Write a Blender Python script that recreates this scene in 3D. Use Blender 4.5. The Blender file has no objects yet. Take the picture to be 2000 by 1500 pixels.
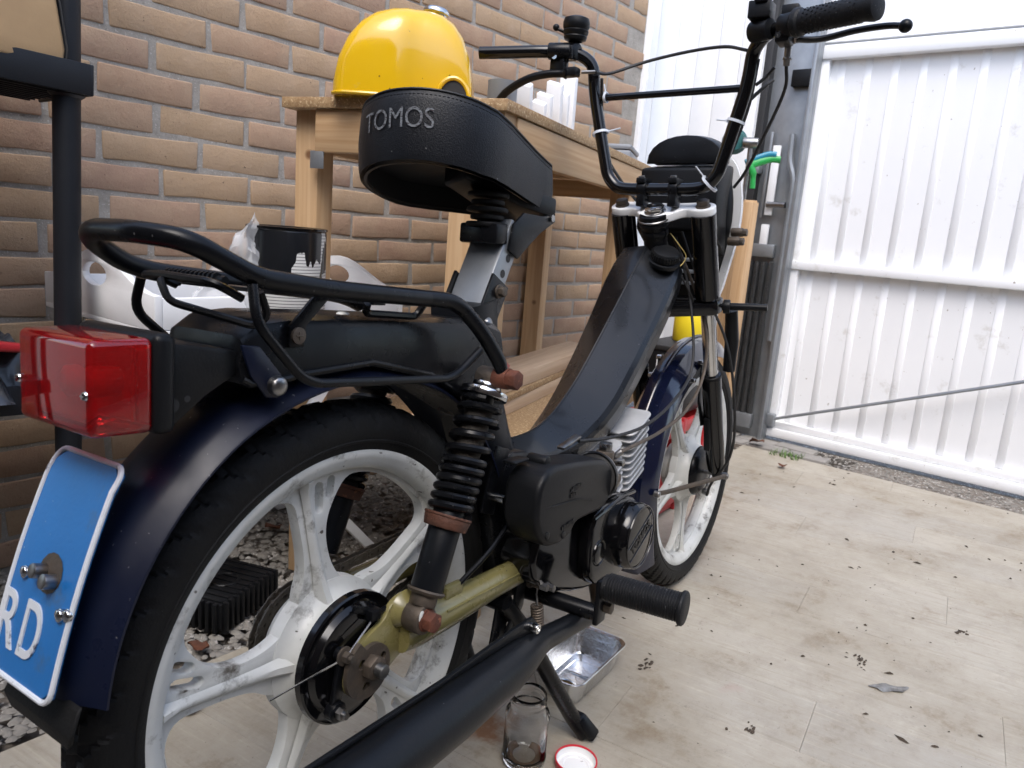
import bpy, bmesh, math, random
from mathutils import Matrix, Vector, noise
R = math.radians
sc = bpy.context.scene
col = sc.collection
rnd = random.Random(7)

# ------------------------------------------------------------------ camera
cam_d = bpy.data.cameras.new('camera')
cam = bpy.data.objects.new('camera', cam_d); col.objects.link(cam)
cr, cu, cf = (.64245, -.76246, .07685), (.10586, .18763, .97652), (.75898, .61923, -.20125)
cam.matrix_world = Matrix(((cr[0], cu[0], -cf[0], -.4356), (cr[1], cu[1], -cf[1], -.5804),
                           (cr[2], cu[2], -cf[2], .7512), (0, 0, 0, 1)))
cam_d.sensor_width = 36; cam_d.lens = 26.42
cam_d.clip_start = .02; cam_d.clip_end = 400
cam_d.dof.use_dof = True; cam_d.dof.focus_distance = .95; cam_d.dof.aperture_fstop = 15
sc.camera = cam

# ------------------------------------------------------------------ sky, sun, exposure
SUN_EL, SUN_AZ = R(58), R(215)          # azimuth of the sun, counter-clockwise from +X
w = bpy.data.worlds.new('World'); sc.world = w; w.use_nodes = True
wn, wl = w.node_tree.nodes, w.node_tree.links
bg = wn['Background']
sky = wn.new('ShaderNodeTexSky'); sky.sky_type = 'NISHITA'; sky.sun_disc = False
sky.sun_elevation = SUN_EL; sky.sun_rotation = R(90) - SUN_AZ
sky.dust_density = 2.2; sky.air_density = 1.0
hs = wn.new('ShaderNodeHueSaturation'); hs.inputs['Saturation'].default_value = .85
wl.new(sky.outputs[0], hs.inputs['Color']); wl.new(hs.outputs[0], bg.inputs['Color'])
bg.inputs['Strength'].default_value = .15
sun_d = bpy.data.lights.new('sun', 'SUN'); sun_d.energy = .6; sun_d.angle = R(35); sun_d.color = (1, .975, .945)
sun = bpy.data.objects.new('sun', sun_d); col.objects.link(sun)
sv = Vector((math.cos(SUN_AZ) * math.cos(SUN_EL), math.sin(SUN_AZ) * math.cos(SUN_EL), math.sin(SUN_EL)))
sun.rotation_euler = sv.to_track_quat('Z', 'Y').to_euler(); sun.location = (-2, -3, 6)
sc.view_settings.view_transform = 'Standard'; sc.view_settings.look = 'None'
sc.view_settings.exposure = 1.5; sc.view_settings.gamma = 1
sc.render.engine = 'CYCLES'
try:
    sc.cycles.use_denoising = True; sc.cycles.denoiser = 'OPENIMAGEDENOISE'
except Exception: pass
sc.cycles.use_adaptive_sampling = True; sc.cycles.adaptive_threshold = .025
sc.cycles.max_bounces = 12; sc.cycles.diffuse_bounces = 3; sc.cycles.glossy_bounces = 3; sc.cycles.transparent_max_bounces = 12; sc.cycles.transmission_bounces = 10

# ------------------------------------------------------------------ materials
MATS = {}
def mat(name, base, rough=.5, metal=0, var=None, vs=6, vamt=1.0, bump=0, bs=80, coat=0, specks=None, sps=220, spt=.72,
        coords='Object', rvar=0, spec=.5, stretch=None, ior=None, trans=0, rnd_amt=0, patch=None, pscale=4, pthr=.6, psoft=.06,
        emit=None):
    """Principled surface: base colour broken up by noise (var), by small specks and by patches (wear, dirt) of their own shape."""
    m = bpy.data.materials.new(name); m.use_nodes = True
    n, l = m.node_tree.nodes, m.node_tree.links
    p = n['Principled BSDF']
    p.inputs['Roughness'].default_value = rough; p.inputs['Metallic'].default_value = metal
    p.inputs['Specular IOR Level'].default_value = spec
    if coat: p.inputs['Coat Weight'].default_value = coat; p.inputs['Coat Roughness'].default_value = .08
    if trans: p.inputs['Transmission Weight'].default_value = trans
    if ior: p.inputs['IOR'].default_value = ior
    tc = n.new('ShaderNodeTexCoord')
    if coords == 'World':
        geo = n.new('ShaderNodeNewGeometry'); src = geo.outputs['Position']
    else: src = tc.outputs['Object']
    if stretch:
        mp = n.new('ShaderNodeMapping'); mp.inputs['Scale'].default_value = stretch
        l.new(src, mp.inputs[0]); src = mp.outputs[0]
    def nz(scale, detail=6, rgh=.6):
        t = n.new('ShaderNodeTexNoise'); t.inputs['Scale'].default_value = scale
        t.inputs['Detail'].default_value = detail; t.inputs['Roughness'].default_value = rgh
        l.new(src, t.inputs['Vector']); return t.outputs['Fac']
    def ramp(fac, a, b):
        r = n.new('ShaderNodeMapRange'); r.inputs[1].default_value = a; r.inputs[2].default_value = b
        l.new(fac, r.inputs[0]); return r.outputs[0]
    def mix(a, b, f):
        x = n.new('ShaderNodeMix'); x.data_type = 'RGBA'
        for sock, v in ((x.inputs['A'], a), (x.inputs['B'], b)): pass
        ia, ib = [s for s in x.inputs if s.type == 'RGBA'][:2]
        for s, v in ((ia, a), (ib, b)):
            if isinstance(v, tuple): s.default_value = (*v, 1)
            else: l.new(v, s)
        fs = x.inputs[0]
        if isinstance(f, float): fs.default_value = f
        else: l.new(f, fs)
        return [o for o in x.outputs if o.type == 'RGBA'][0]
    c = base
    if var is not None: c = mix(c, var, ramp(nz(vs), .5 - .22 / max(vamt, .1), .5 + .22 / max(vamt, .1)))
    if patch is not None: c = mix(c, patch, ramp(nz(pscale, 8, .7), pthr, pthr + psoft))
    if specks is not None: c = mix(c, specks, ramp(nz(sps, 2, .5), spt, spt + .03))
    if rnd_amt:
        oi = n.new('ShaderNodeObjectInfo'); h = n.new('ShaderNodeHueSaturation')
        rr = n.new('ShaderNodeMapRange'); rr.inputs[3].default_value = 1 - rnd_amt; rr.inputs[4].default_value = 1 + rnd_amt
        l.new(oi.outputs['Random'], rr.inputs[0]); l.new(rr.outputs[0], h.inputs['Value'])
        if isinstance(c, tuple): h.inputs['Color'].default_value = (*c, 1)
        else: l.new(c, h.inputs['Color'])
        c = h.outputs[0]
    if isinstance(c, tuple): p.inputs['Base Color'].default_value = (*c, 1)
    else: l.new(c, p.inputs['Base Color'])
    if rvar:
        rr = n.new('ShaderNodeMapRange'); rr.inputs[3].default_value = max(0, rough - rvar); rr.inputs[4].default_value = min(1, rough + rvar)
        rr.inputs[1].default_value = .3; rr.inputs[2].default_value = .7
        l.new(nz(14), rr.inputs[0]); l.new(rr.outputs[0], p.inputs['Roughness'])
    if bump:
        b = n.new('ShaderNodeBump'); b.inputs['Strength'].default_value = bump; b.inputs['Distance'].default_value = .002
        l.new(nz(bs, 5), b.inputs['Height']); l.new(b.outputs[0], p.inputs['Normal'])
    if emit: p.inputs['Emission Color'].default_value = (*emit, 1); p.inputs['Emission Strength'].default_value = 1
    MATS[name] = m; m['mix'] = 0
    return m

BLACK = mat('black_satin_paint', (.0030, .0033, .0042), .30, var=(.0055, .006, .0075), vs=9, rvar=.1, specks=(.10, .10, .10), sps=260, spt=.74, bump=.05, bs=140, spec=.2)
BLACKM = mat('black_matt_paint', (.0040, .0046, .0060), .36, var=(.0070, .0082, .0105), vs=7, rvar=.08, specks=(.12, .12, .13), sps=300, spt=.75, bump=.08, bs=220, spec=.22)
FRAMEB = mat('black_frame_paint', (.0028, .0034, .0048), .30, coat=.30, var=(.0045, .0052, .0066), vs=6, rvar=.08, specks=(.14, .14, .14), sps=300, spt=.76, spec=.32, bump=.03, bs=90)
GLOSSB = mat('black_gloss_paint', (.0030, .0030, .0036), .14, spec=.35, coat=.2, rvar=.05, specks=(.06, .06, .06), sps=300, spt=.76)
PLAST = mat('black_plastic', (.0046, .0050, .0060), .40, var=(.0075, .0080, .0092), vs=12, bump=.15, bs=420, specks=(.09, .09, .09), sps=350, spt=.75, spec=.2)
SHELFM = mat('black_shelf_plastic', (.0075, .0088, .0120), .5, spec=.3, bump=.12, bs=500, var=(.010, .0115, .0150), vs=20)
NAVY = mat('navy_gloss_paint', (.0036, .0058, .0200), .16, coat=.5, var=(.0055, .0085, .0280), vs=5, rvar=.06, specks=(.10, .10, .12), sps=240, spt=.75)
NAVYD = mat('navy_worn_paint', (.0040, .0060, .0165), .36, spec=.28, var=(.0070, .0100, .0250), vs=6, rvar=.12, specks=(.13, .13, .14), sps=260, spt=.73, bump=.04, bs=120)
RUBBER = mat('tyre_rubber', (.0050, .0050, .0053), .62, spec=.2, var=(.0090, .0088, .0086), vs=10, bump=.3, bs=320, specks=(.08, .08, .07), sps=300, spt=.77)
GRIPM = mat('grip_rubber', (.0065, .0070, .0085), .55, spec=.25, bump=.25, bs=500, specks=(.16, .16, .16), sps=420, spt=.71)
WHITEP = mat('worn_white_paint', (.62, .63, .61), .38, var=(.44, .445, .42), vs=9, vamt=1.2, patch=(.11, .10, .085), pscale=22, pthr=.555, psoft=.13, specks=(.07, .06, .05), sps=90, spt=.72, rvar=.1, bump=.12, bs=120)
WHITEG = mat('white_gloss_paint', (.78, .79, .79), .22, coat=.3, specks=(.12, .1, .08), sps=120, spt=.76)
OLIVE = mat('olive_paint', (.205, .180, .068), .27, coat=.25, var=(.175, .152, .058), vs=7, patch=(.07, .06, .03), pscale=22, pthr=.66, psoft=.08, specks=(.05, .045, .03), sps=160, spt=.74, rvar=.08)
CHROME = mat('chrome', (.62, .62, .61), .16, 1, var=(.5, .5, .5), vs=30, patch=(.22, .13, .07), pscale=40, pthr=.64, psoft=.06, rvar=.06)
STEEL = mat('bare_steel', (.34, .34, .34), .34, 1, var=(.2, .19, .18), vs=40, rvar=.12)
DSTEEL = mat('dark_dirty_steel', (.075, .065, .055), .55, .6, var=(.13, .10, .075), vs=45, bump=.3, bs=260)
RUST = mat('rust', (.13, .036, .016), .8, 0, var=(.055, .018, .011), vs=60, bump=.5, bs=300, specks=(.22, .075, .035), sps=200, spt=.64)
RUSTD = mat('dark_rust', (.060, .028, .018), .7, .2, var=(.10, .036, .02), vs=50, bump=.4, bs=260, specks=(.16, .06, .03), sps=160, spt=.64)
ALU = mat('cast_aluminium', (.52, .53, .54), .5, .35, var=(.42, .43, .44), vs=30, bump=.25, bs=420, rvar=.1)
CHAINM = mat('oily_chain_steel', (.20, .18, .155), .40, .7, var=(.10, .085, .065), vs=60, bump=.2, bs=260)
CAVITY = mat('dark_brown_dust_rubber', (.028, .024, .020), .75, var=(.05, .04, .03), vs=40, bump=.4, bs=300)
BLUE = mat('plate_blue', (.008, .150, .44), .42, var=(.008, .120, .36), vs=7, bump=.1, bs=200, specks=(.3, .35, .45), sps=220, spt=.76, patch=(.045, .11, .22), pscale=24, pthr=.58, psoft=.14)
PLWHITE = mat('plate_white', (.66, .68, .70), .5, patch=(.10, .10, .12), pscale=50, pthr=.60, psoft=.05, var=(.55, .58, .62), vs=30)
REDP = mat('red_plastic', (.42, .018, .022), .4, var=(.32, .014, .02), vs=8, bump=.05, bs=100)
YELLOW = mat('yellow_tank_paint', (.72, .44, .006), .18, coat=.6, var=(.66, .39, .005), vs=4, specks=(.10, .06, .015), sps=90, spt=.745, patch=(.55, .40, .10), pscale=30, pthr=.62, psoft=.12, rvar=.10)
YELP = mat('yellow_plastic', (.78, .60, .02), .4)
WOODC = {}
def wood(name, axis, a=(.50, .335, .185), b=(.415, .255, .125), rough=.62):
    m = bpy.data.materials.new(name); m.use_nodes = True
    n, l = m.node_tree.nodes, m.node_tree.links; p = n['Principled BSDF']; p.inputs['Roughness'].default_value = rough
    tc = n.new('ShaderNodeTexCoord'); mp = n.new('ShaderNodeMapping'); l.new(tc.outputs['Object'], mp.inputs[0])
    mp.inputs['Scale'].default_value = [(1.2 if i == axis else 30) for i in range(3)]
    oi = n.new('ShaderNodeObjectInfo'); vm = n.new('ShaderNodeVectorMath'); vm.operation = 'SCALE'
    cx = n.new('ShaderNodeCombineXYZ')
    for i in range(3): l.new(oi.outputs['Random'], cx.inputs[i])
    l.new(cx.outputs[0], vm.inputs[0]); vm.inputs['Scale'].default_value = 37; l.new(vm.outputs[0], mp.inputs['Location'])
    t = n.new('ShaderNodeTexNoise'); t.inputs['Scale'].default_value = 2.2; t.inputs['Detail'].default_value = 7
    t.inputs['Distortion'].default_value = 1.1; l.new(mp.outputs[0], t.inputs['Vector'])
    r = n.new('ShaderNodeValToRGB'); l.new(t.outputs['Fac'], r.inputs[0])
    r.color_ramp.elements[0].position = .36; r.color_ramp.elements[0].color = (*b, 1)
    r.color_ramp.elements[1].position = .62; r.color_ramp.elements[1].color = (*a, 1)
    # knots
    k = n.new('ShaderNodeTexVoronoi'); k.inputs['Scale'].default_value = 6; l.new(tc.outputs['Object'], k.inputs['Vector'])
    kr = n.new('ShaderNodeMapRange'); kr.inputs[1].default_value = .05; kr.inputs[2].default_value = .08
    l.new(k.outputs['Distance'], kr.inputs[0])
    x = n.new('ShaderNodeMix'); x.data_type = 'RGBA'
    ia, ib = [s for s in x.inputs if s.type == 'RGBA'][:2]; ia.default_value = (.16, .075, .03, 1); l.new(r.outputs[0], ib)
    l.new(kr.outputs[0], x.inputs[0]); out = [o for o in x.outputs if o.type == 'RGBA'][0]
    l.new(out, p.inputs['Base Color'])
    bp = n.new('ShaderNodeBump'); bp.inputs['Strength'].default_value = .25; bp.inputs['Distance'].default_value = .001
    l.new(t.outputs['Fac'], bp.inputs['Height']); l.new(bp.outputs[0], p.inputs['Normal'])
    return m
WX, WY, WZ = wood('pine_lengthwise', 0), wood('pine_crosswise', 1), wood('pine_upright', 2)
CHIP = mat('chipboard', (.40, .27, .14), .75, var=(.27, .16, .075), vs=160, vamt=1.6, specks=(.56, .42, .25), sps=210, spt=.6, bump=.3, bs=240)
WHITEW = mat('white_board', (.78, .79, .80), .45, var=(.72, .73, .74), vs=10, bump=.08, bs=200)
DOORM = mat('white_door_paint', (.85, .86, .87), .45, var=(.82, .83, .84), vs=3, specks=(.40, .37, .33), sps=70, spt=.74, patch=(.58, .565, .53), pscale=9, pthr=.60, psoft=.16, coords='World', bump=.05, bs=30)
GREYS = mat('galvanised_grey', (.30, .32, .34), .42, .6, var=(.22, .235, .25), vs=12, bump=.1, bs=160)
SPRING = mat('spring_steel', (.16, .165, .17), .45, .8, var=(.10, .10, .10), vs=30)
BSTRIP = mat('black_rubber_strip', (.012, .012, .013), .6, bump=.1)
CARD = mat('cardboard', (.42, .28, .145), .75, var=(.36, .235, .12), vs=18, bump=.12, bs=300)
GREYPVC = mat('grey_pvc', (.20, .215, .235), .42)
BAG = mat('black_bag_film', (.012, .014, .018), .22, coat=.2, var=(.03, .035, .045), vs=10)
MORTAR = mat('mortar', (.33, .308, .275), .9, var=(.25, .232, .205), vs=34, vamt=1.3, bump=1, bs=110, coords='World', specks=(.42, .40, .37), sps=260, spt=.62, patch=(.20, .182, .16), pscale=60, pthr=.58, psoft=.1)
GREEN = mat('green_plastic', (.02, .30, .06), .35)
TEAL = mat('teal_plastic', (.015, .20, .30), .35)
TEALD = mat('dark_teal_paint', (.02, .10, .10), .4)
ALUFOIL = mat('aluminium_foil', (.78, .79, .80), .2, 1, bump=.6, bs=90, rvar=.08)
LEAF = mat('dry_leaf', (.13, .045, .02), .75, var=(.06, .022, .012), vs=40, bump=.3)
DIRT = mat('dark_dirt', (.035, .028, .02), .9, var=(.07, .05, .035), vs=60, bump=.5, bs=200)
MOSS = mat('weed_green', (.10, .19, .04), .7, var=(.06, .11, .025), vs=20)
ZIP = mat('zip_tie_nylon', (.62, .66, .72), .35)
WIRE = mat('yellow_wire', (.55, .42, .14), .5)
STRAP = mat('pale_strap', (.55, .40, .30), .7, var=(.40, .10, .09), vs=12, vamt=2)

BRICKFAR = mat('dark_house_brick', (.17, .115, .08), .9, var=(.11, .075, .055), vs=10, coords='World', bump=.5, bs=60)  # dark brick in its own colour, for the yard walls out of view
def brick_mat():
    m = bpy.data.materials.new('yellow_brown_brick'); m.use_nodes = True
    n, l = m.node_tree.nodes, m.node_tree.links; p = n['Principled BSDF']; p.inputs['Roughness'].default_value = .88
    geo = n.new('ShaderNodeNewGeometry'); oi = n.new('ShaderNodeObjectInfo')
    def nz(s, d=6, ro=.6):
        t = n.new('ShaderNodeTexNoise'); t.inputs['Scale'].default_value = s; t.inputs['Detail'].default_value = d
        t.inputs['Roughness'].default_value = ro; l.new(geo.outputs['Position'], t.inputs['Vector']); return t.outputs['Fac']
    r = n.new('ShaderNodeValToRGB'); e = r.color_ramp.elements
    e[0].position = 0; e[0].color = (.350, .242, .150, 1); e[1].position = 1; e[1].color = (.322, .208, .140, 1)
    for pos, c in ((.22, (.362, .252, .153)), (.42, (.342, .225, .146)), (.62, (.350, .234, .160)), (.8, (.322, .206, .146))):
        q = e.new(pos); q.color = (*c, 1)
    l.new(oi.outputs['Random'], r.inputs[0])
    def mix(a, b, f):
        x = n.new('ShaderNodeMix'); x.data_type = 'RGBA'; ia, ib = [s for s in x.inputs if s.type == 'RGBA'][:2]
        for s, v in ((ia, a), (ib, b)):
            if isinstance(v, tuple): s.default_value = (*v, 1)
            else: l.new(v, s)
        l.new(f, x.inputs[0]); return [o for o in x.outputs if o.type == 'RGBA'][0]
    def mr(f, a, b, lo=0., hi=1.):
        q = n.new('ShaderNodeMapRange'); q.inputs[1].default_value = a; q.inputs[2].default_value = b
        q.inputs[3].default_value = lo; q.inputs[4].default_value = hi; l.new(f, q.inputs[0]); return q.outputs[0]
    c = mix(r.outputs[0], (.390, .280, .187), mr(nz(14), .42, .72, 0, .8))
    c = mix(c, (.235, .152, .100), mr(nz(46, 8, .75), .56, .78, 0, .55))
    c = mix(c, (.50, .42, .33), mr(nz(260, 3), .66, .74, 0, .5))
    c = mix(c, (.36, .325, .28), mr(nz(21, 9, .8), .62, .72, 0, .45))
    c = mix(c, (.175, .10, .062), mr(nz(85, 6, .8), .60, .68, 0, .6))
    c = mix(c, (.06, .04, .03), mr(nz(120, 2), .725, .75, 0, .9))
    l.new(c, p.inputs['Base Color'])
    b = n.new('ShaderNodeBump'); b.inputs['Strength'].default_value = .8; b.inputs['Distance'].default_value = .0022
    ad = n.new('ShaderNodeMath'); ad.operation = 'ADD'; l.new(nz(160, 6, .7), ad.inputs[0]); l.new(mr(nz(30, 5), 0, 1, 0, 1.4), ad.inputs[1])
    l.new(ad.outputs[0], b.inputs['Height']); l.new(b.outputs[0], p.inputs['Normal'])
    return m
BRICK = brick_mat()

def floor_mat():
    m = bpy.data.materials.new('worn_vinyl_plank'); m.use_nodes = True
    n, l = m.node_tree.nodes, m.node_tree.links; p = n['Principled BSDF']
    geo = n.new('ShaderNodeNewGeometry'); tc = n.new('ShaderNodeTexCoord'); oi = n.new('ShaderNodeObjectInfo')
    def nz(src, s, d=6, ro=.6, sc_=None):
        t = n.new('ShaderNodeTexNoise'); t.inputs['Scale'].default_value = s; t.inputs['Detail'].default_value = d
        t.inputs['Roughness'].default_value = ro
        if sc_:
            mp = n.new('ShaderNodeMapping'); mp.inputs['Scale'].default_value = sc_
            l.new(src, mp.inputs[0])
            if src == tc.outputs['Object']:
                cx = n.new('ShaderNodeCombineXYZ'); ml = n.new('ShaderNodeMath'); ml.operation = 'MULTIPLY'; ml.inputs[1].default_value = 31
                l.new(oi.outputs['Random'], ml.inputs[0]); l.new(ml.outputs[0], cx.inputs[0]); l.new(ml.outputs[0], cx.inputs[1]); l.new(cx.outputs[0], mp.inputs['Location'])
            src = mp.outputs[0]
        l.new(src, t.inputs['Vector']); return t.outputs['Fac']
    def mr(f, a, b, lo=0., hi=1.):
        q = n.new('ShaderNodeMapRange'); q.inputs[1].default_value = a; q.inputs[2].default_value = b
        q.inputs[3].default_value = lo; q.inputs[4].default_value = hi; l.new(f, q.inputs[0]); return q.outputs[0]
    def mix(a, b, f):
        x = n.new('ShaderNodeMix'); x.data_type = 'RGBA'; ia, ib = [s for s in x.inputs if s.type == 'RGBA'][:2]
        for s, v in ((ia, a), (ib, b)):
            if isinstance(v, tuple): s.default_value = (*v, 1)
            else: l.new(v, s)
        l.new(f, x.inputs[0]); return [o for o in x.outputs if o.type == 'RGBA'][0]
    ob, wp = tc.outputs['Object'], geo.outputs['Position']
    r = n.new('ShaderNodeValToRGB'); e = r.color_ramp.elements
    e[0].color = (.362, .334, .282, 1); e[1].color = (.335, .312, .270, 1)
    q = e.new(.5); q.color = (.370, .340, .282, 1)
    l.new(oi.outputs['Random'], r.inputs[0])
    c = mix(r.outputs[0], (.265, .232, .178), mr(nz(ob, 3, 9, .72, (24, 1.6, 1)), .52, .70, 0, .75))
    c = mix(c, (.475, .435, .355), mr(nz(ob, 4, 8, .7, (40, 2.2, 1)), .52, .72, 0, .7))
    c = mix(c, (.250, .215, .160), mr(nz(wp, 2.6, 9, .74), .42, .66, 0, .80))
    c = mix(c, (.160, .110, .060), mr(nz(wp, 5.2, 9, .75), .555, .72, 0, .85))
    c = mix(c, (.12, .095, .07), mr(nz(wp, 34, 8, .82), .585, .70, 0, .70))
    c = mix(c, (.33, .14, .13), mr(nz(wp, 3.7, 3, .5), .69, .76, 0, .5))
    c = mix(c, (.06, .05, .04), mr(nz(wp, 150, 3, .6), .72, .75, 0, .8))
    c = mix(c, (.215, .185, .145), mr(nz(wp, 11, 9, .8), .50, .66, 0, .45))
    c = mix(c, (.10, .082, .060), mr(nz(wp, 75, 6, .8), .61, .69, 0, .55))
    # rust-brown oil stain beside the jar
    st = n.new('ShaderNodeVectorMath'); st.operation = 'DISTANCE'; l.new(wp, st.inputs[0]); st.inputs[1].default_value = (.375, .075, 0)
    sm = n.new('ShaderNodeMath'); sm.operation = 'ADD'; l.new(st.outputs['Value'], sm.inputs[0]); l.new(mr(nz(wp, 22, 4), .3, .7, -.03, .03), sm.inputs[1])
    c = mix(c, (.17, .065, .018), mr(sm.outputs[0], .05, .02, 0, .85))
    l.new(c, p.inputs['Base Color'])
    l.new(mr(nz(wp, 6, 6), .3, .7, .36, .62), p.inputs['Roughness'])
    b = n.new('ShaderNodeBump'); b.inputs['Strength'].default_value = .35; b.inputs['Distance'].default_value = .0015
    l.new(nz(ob, 4, 8, .7, (40, 2.2, 1)), b.inputs['Height']); l.new(b.outputs[0], p.inputs['Normal'])
    return m
FLOORM = floor_mat()
GRAVEL = mat('pebbles', (.25, .235, .21), .85, var=(.17, .16, .145), vs=34, coords='World', specks=(.40, .385, .36), sps=60, spt=.62, spec=.3, bump=.2, bs=200)
EARTH = mat('gritty_ground', (.19, .165, .14), .95, var=(.11, .095, .08), vs=24, coords='World', specks=(.36, .34, .31), sps=90, spt=.6, bump=1, bs=90)
PAVE = mat('grey_paving', (.28, .265, .245), .85, var=(.20, .19, .175), vs=14, coords='World', bump=.5, bs=120)

def lens_mat():
    m = bpy.data.materials.new('red_lens'); m.use_nodes = True
    n, l = m.node_tree.nodes, m.node_tree.links; p = n['Principled BSDF']
    p.inputs['Base Color'].default_value = (.58, .007, .010, 1); p.inputs['Roughness'].default_value = .06
    p.inputs['Transmission Weight'].default_value = .78; p.inputs['IOR'].default_value = 1.45
    p.inputs['Coat Weight'].default_value = .6
    tc = n.new('ShaderNodeTexCoord'); wv = n.new('ShaderNodeTexChecker'); wv.inputs['Scale'].default_value = 330
    l.new(tc.outputs['Object'], wv.inputs['Vector'])
    b = n.new('ShaderNodeBump'); b.inputs['Strength'].default_value = .9; b.inputs['Distance'].default_value = .0016
    l.new(wv.outputs['Fac'], b.inputs['Height']); l.new(b.outputs[0], p.inputs['Normal'])
    return m
LENS = lens_mat()
def glass_mat(name, color=(1, 1, 1), rough=.02):
    m = bpy.data.materials.new(name); m.use_nodes = True; p = m.node_tree.nodes['Principled BSDF']
    p.inputs['Base Color'].default_value = (*color, 1); p.inputs['Transmission Weight'].default_value = 1
    p.inputs['Roughness'].default_value = rough; p.inputs['IOR'].default_value = 1.47; return m
GLASS = glass_mat('clear_glass', (1, 1, 1))
def film_mat():
    m = bpy.data.materials.new('clear_plastic_film'); m.use_nodes = True
    n, l = m.node_tree.nodes, m.node_tree.links; p = n['Principled BSDF']
    p.inputs['Base Color'].default_value = (.75, .77, .80, 1); p.inputs['Roughness'].default_value = .15; p.inputs['Alpha'].default_value = .42
    return m
FILM = film_mat()
def can_mat():
    m = bpy.data.materials.new('paint_can_label'); m.use_nodes = True
    n, l = m.node_tree.nodes, m.node_tree.links; p = n['Principled BSDF']; p.inputs['Roughness'].default_value = .45
    tc = n.new('ShaderNodeTexCoord'); sp = n.new('ShaderNodeSeparateXYZ'); l.new(tc.outputs['Object'], sp.inputs[0])
    def mr(f, a, b, lo=0., hi=1.):
        q = n.new('ShaderNodeMapRange'); q.inputs[1].default_value = a; q.inputs[2].default_value = b
        q.inputs[3].default_value = lo; q.inputs[4].default_value = hi; l.new(f, q.inputs[0]); return q.outputs[0]
    def math_(op, a, b):
        q = n.new('ShaderNodeMath'); q.operation = op
        for i, v in ((0, a), (1, b)):
            if isinstance(v, (int, float)): q.inputs[i].default_value = v
            else: l.new(v, q.inputs[i])
        return q.outputs[0]
    def mix(a, b, f):
        x = n.new('ShaderNodeMix'); x.data_type = 'RGBA'; ia, ib = [s for s in x.inputs if s.type == 'RGBA'][:2]
        for s, v in ((ia, a), (ib, b)):
            if isinstance(v, tuple): s.default_value = (*v, 1)
            else: l.new(v, s)
        l.new(f, x.inputs[0]); return [o for o in x.outputs if o.type == 'RGBA'][0]
    t = n.new('ShaderNodeTexNoise'); mp = n.new('ShaderNodeMapping'); mp.inputs['Scale'].default_value = (1, 1, .32)
    l.new(tc.outputs['Object'], mp.inputs[0]); l.new(mp.outputs[0], t.inputs['Vector']); t.inputs['Scale'].default_value = 22; t.inputs['Detail'].default_value = 3
    ang = math_('FRACT', math_('MULTIPLY', sp.outputs[2], 130), 0)
    lines = math_('GREATER_THAN', ang, .72)
    c = mix((.62, .62, .60), (.16, .16, .16), lines)
    drip = math_('GREATER_THAN', math_('ADD', t.outputs['Fac'], mr(sp.outputs[2], .06, .23, -.22, .18)), .52)
    c = mix(c, (.008, .009, .011), drip)
    l.new(c, p.inputs['Base Color']); l.new(mr(drip, 0, 1, .5, .22), p.inputs['Roughness'])
    return m
CANM = can_mat()
def faded_print():
    m = bpy.data.materials.new('faded_silver_print'); m.use_nodes = True
    n, l = m.node_tree.nodes, m.node_tree.links; p = n['Principled BSDF']; p.inputs['Roughness'].default_value = .55
    p.inputs['Specular IOR Level'].default_value = .35
    tc = n.new('ShaderNodeTexCoord'); t = n.new('ShaderNodeTexNoise'); t.inputs['Scale'].default_value = 520; t.inputs['Detail'].default_value = 3
    mp = n.new('ShaderNodeMapping'); mp.inputs['Scale'].default_value = (.5, .5, 1.9)
    l.new(tc.outputs['Object'], mp.inputs[0]); l.new(mp.outputs[0], t.inputs['Vector'])
    r = n.new('ShaderNodeValToRGB'); l.new(t.outputs['Fac'], r.inputs[0])
    r.color_ramp.elements[0].position = .36; r.color_ramp.elements[0].color = (.022, .012, .016, 1)
    r.color_ramp.elements[1].position = .54; r.color_ramp.elements[1].color = (.17, .185, .20, 1)
    l.new(r.outputs[0], p.inputs['Base Color']); return m
PRINT = faded_print()
def vinyl():
    m = mat('seat_vinyl', (.0040, .0050, .0074), .42, var=(.0058, .0072, .0105), vs=30, bump=.35, bs=600, specks=(.2, .2, .2), sps=260, spt=.77, spec=.35)
    return m
VINYL = vinyl()

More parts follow.
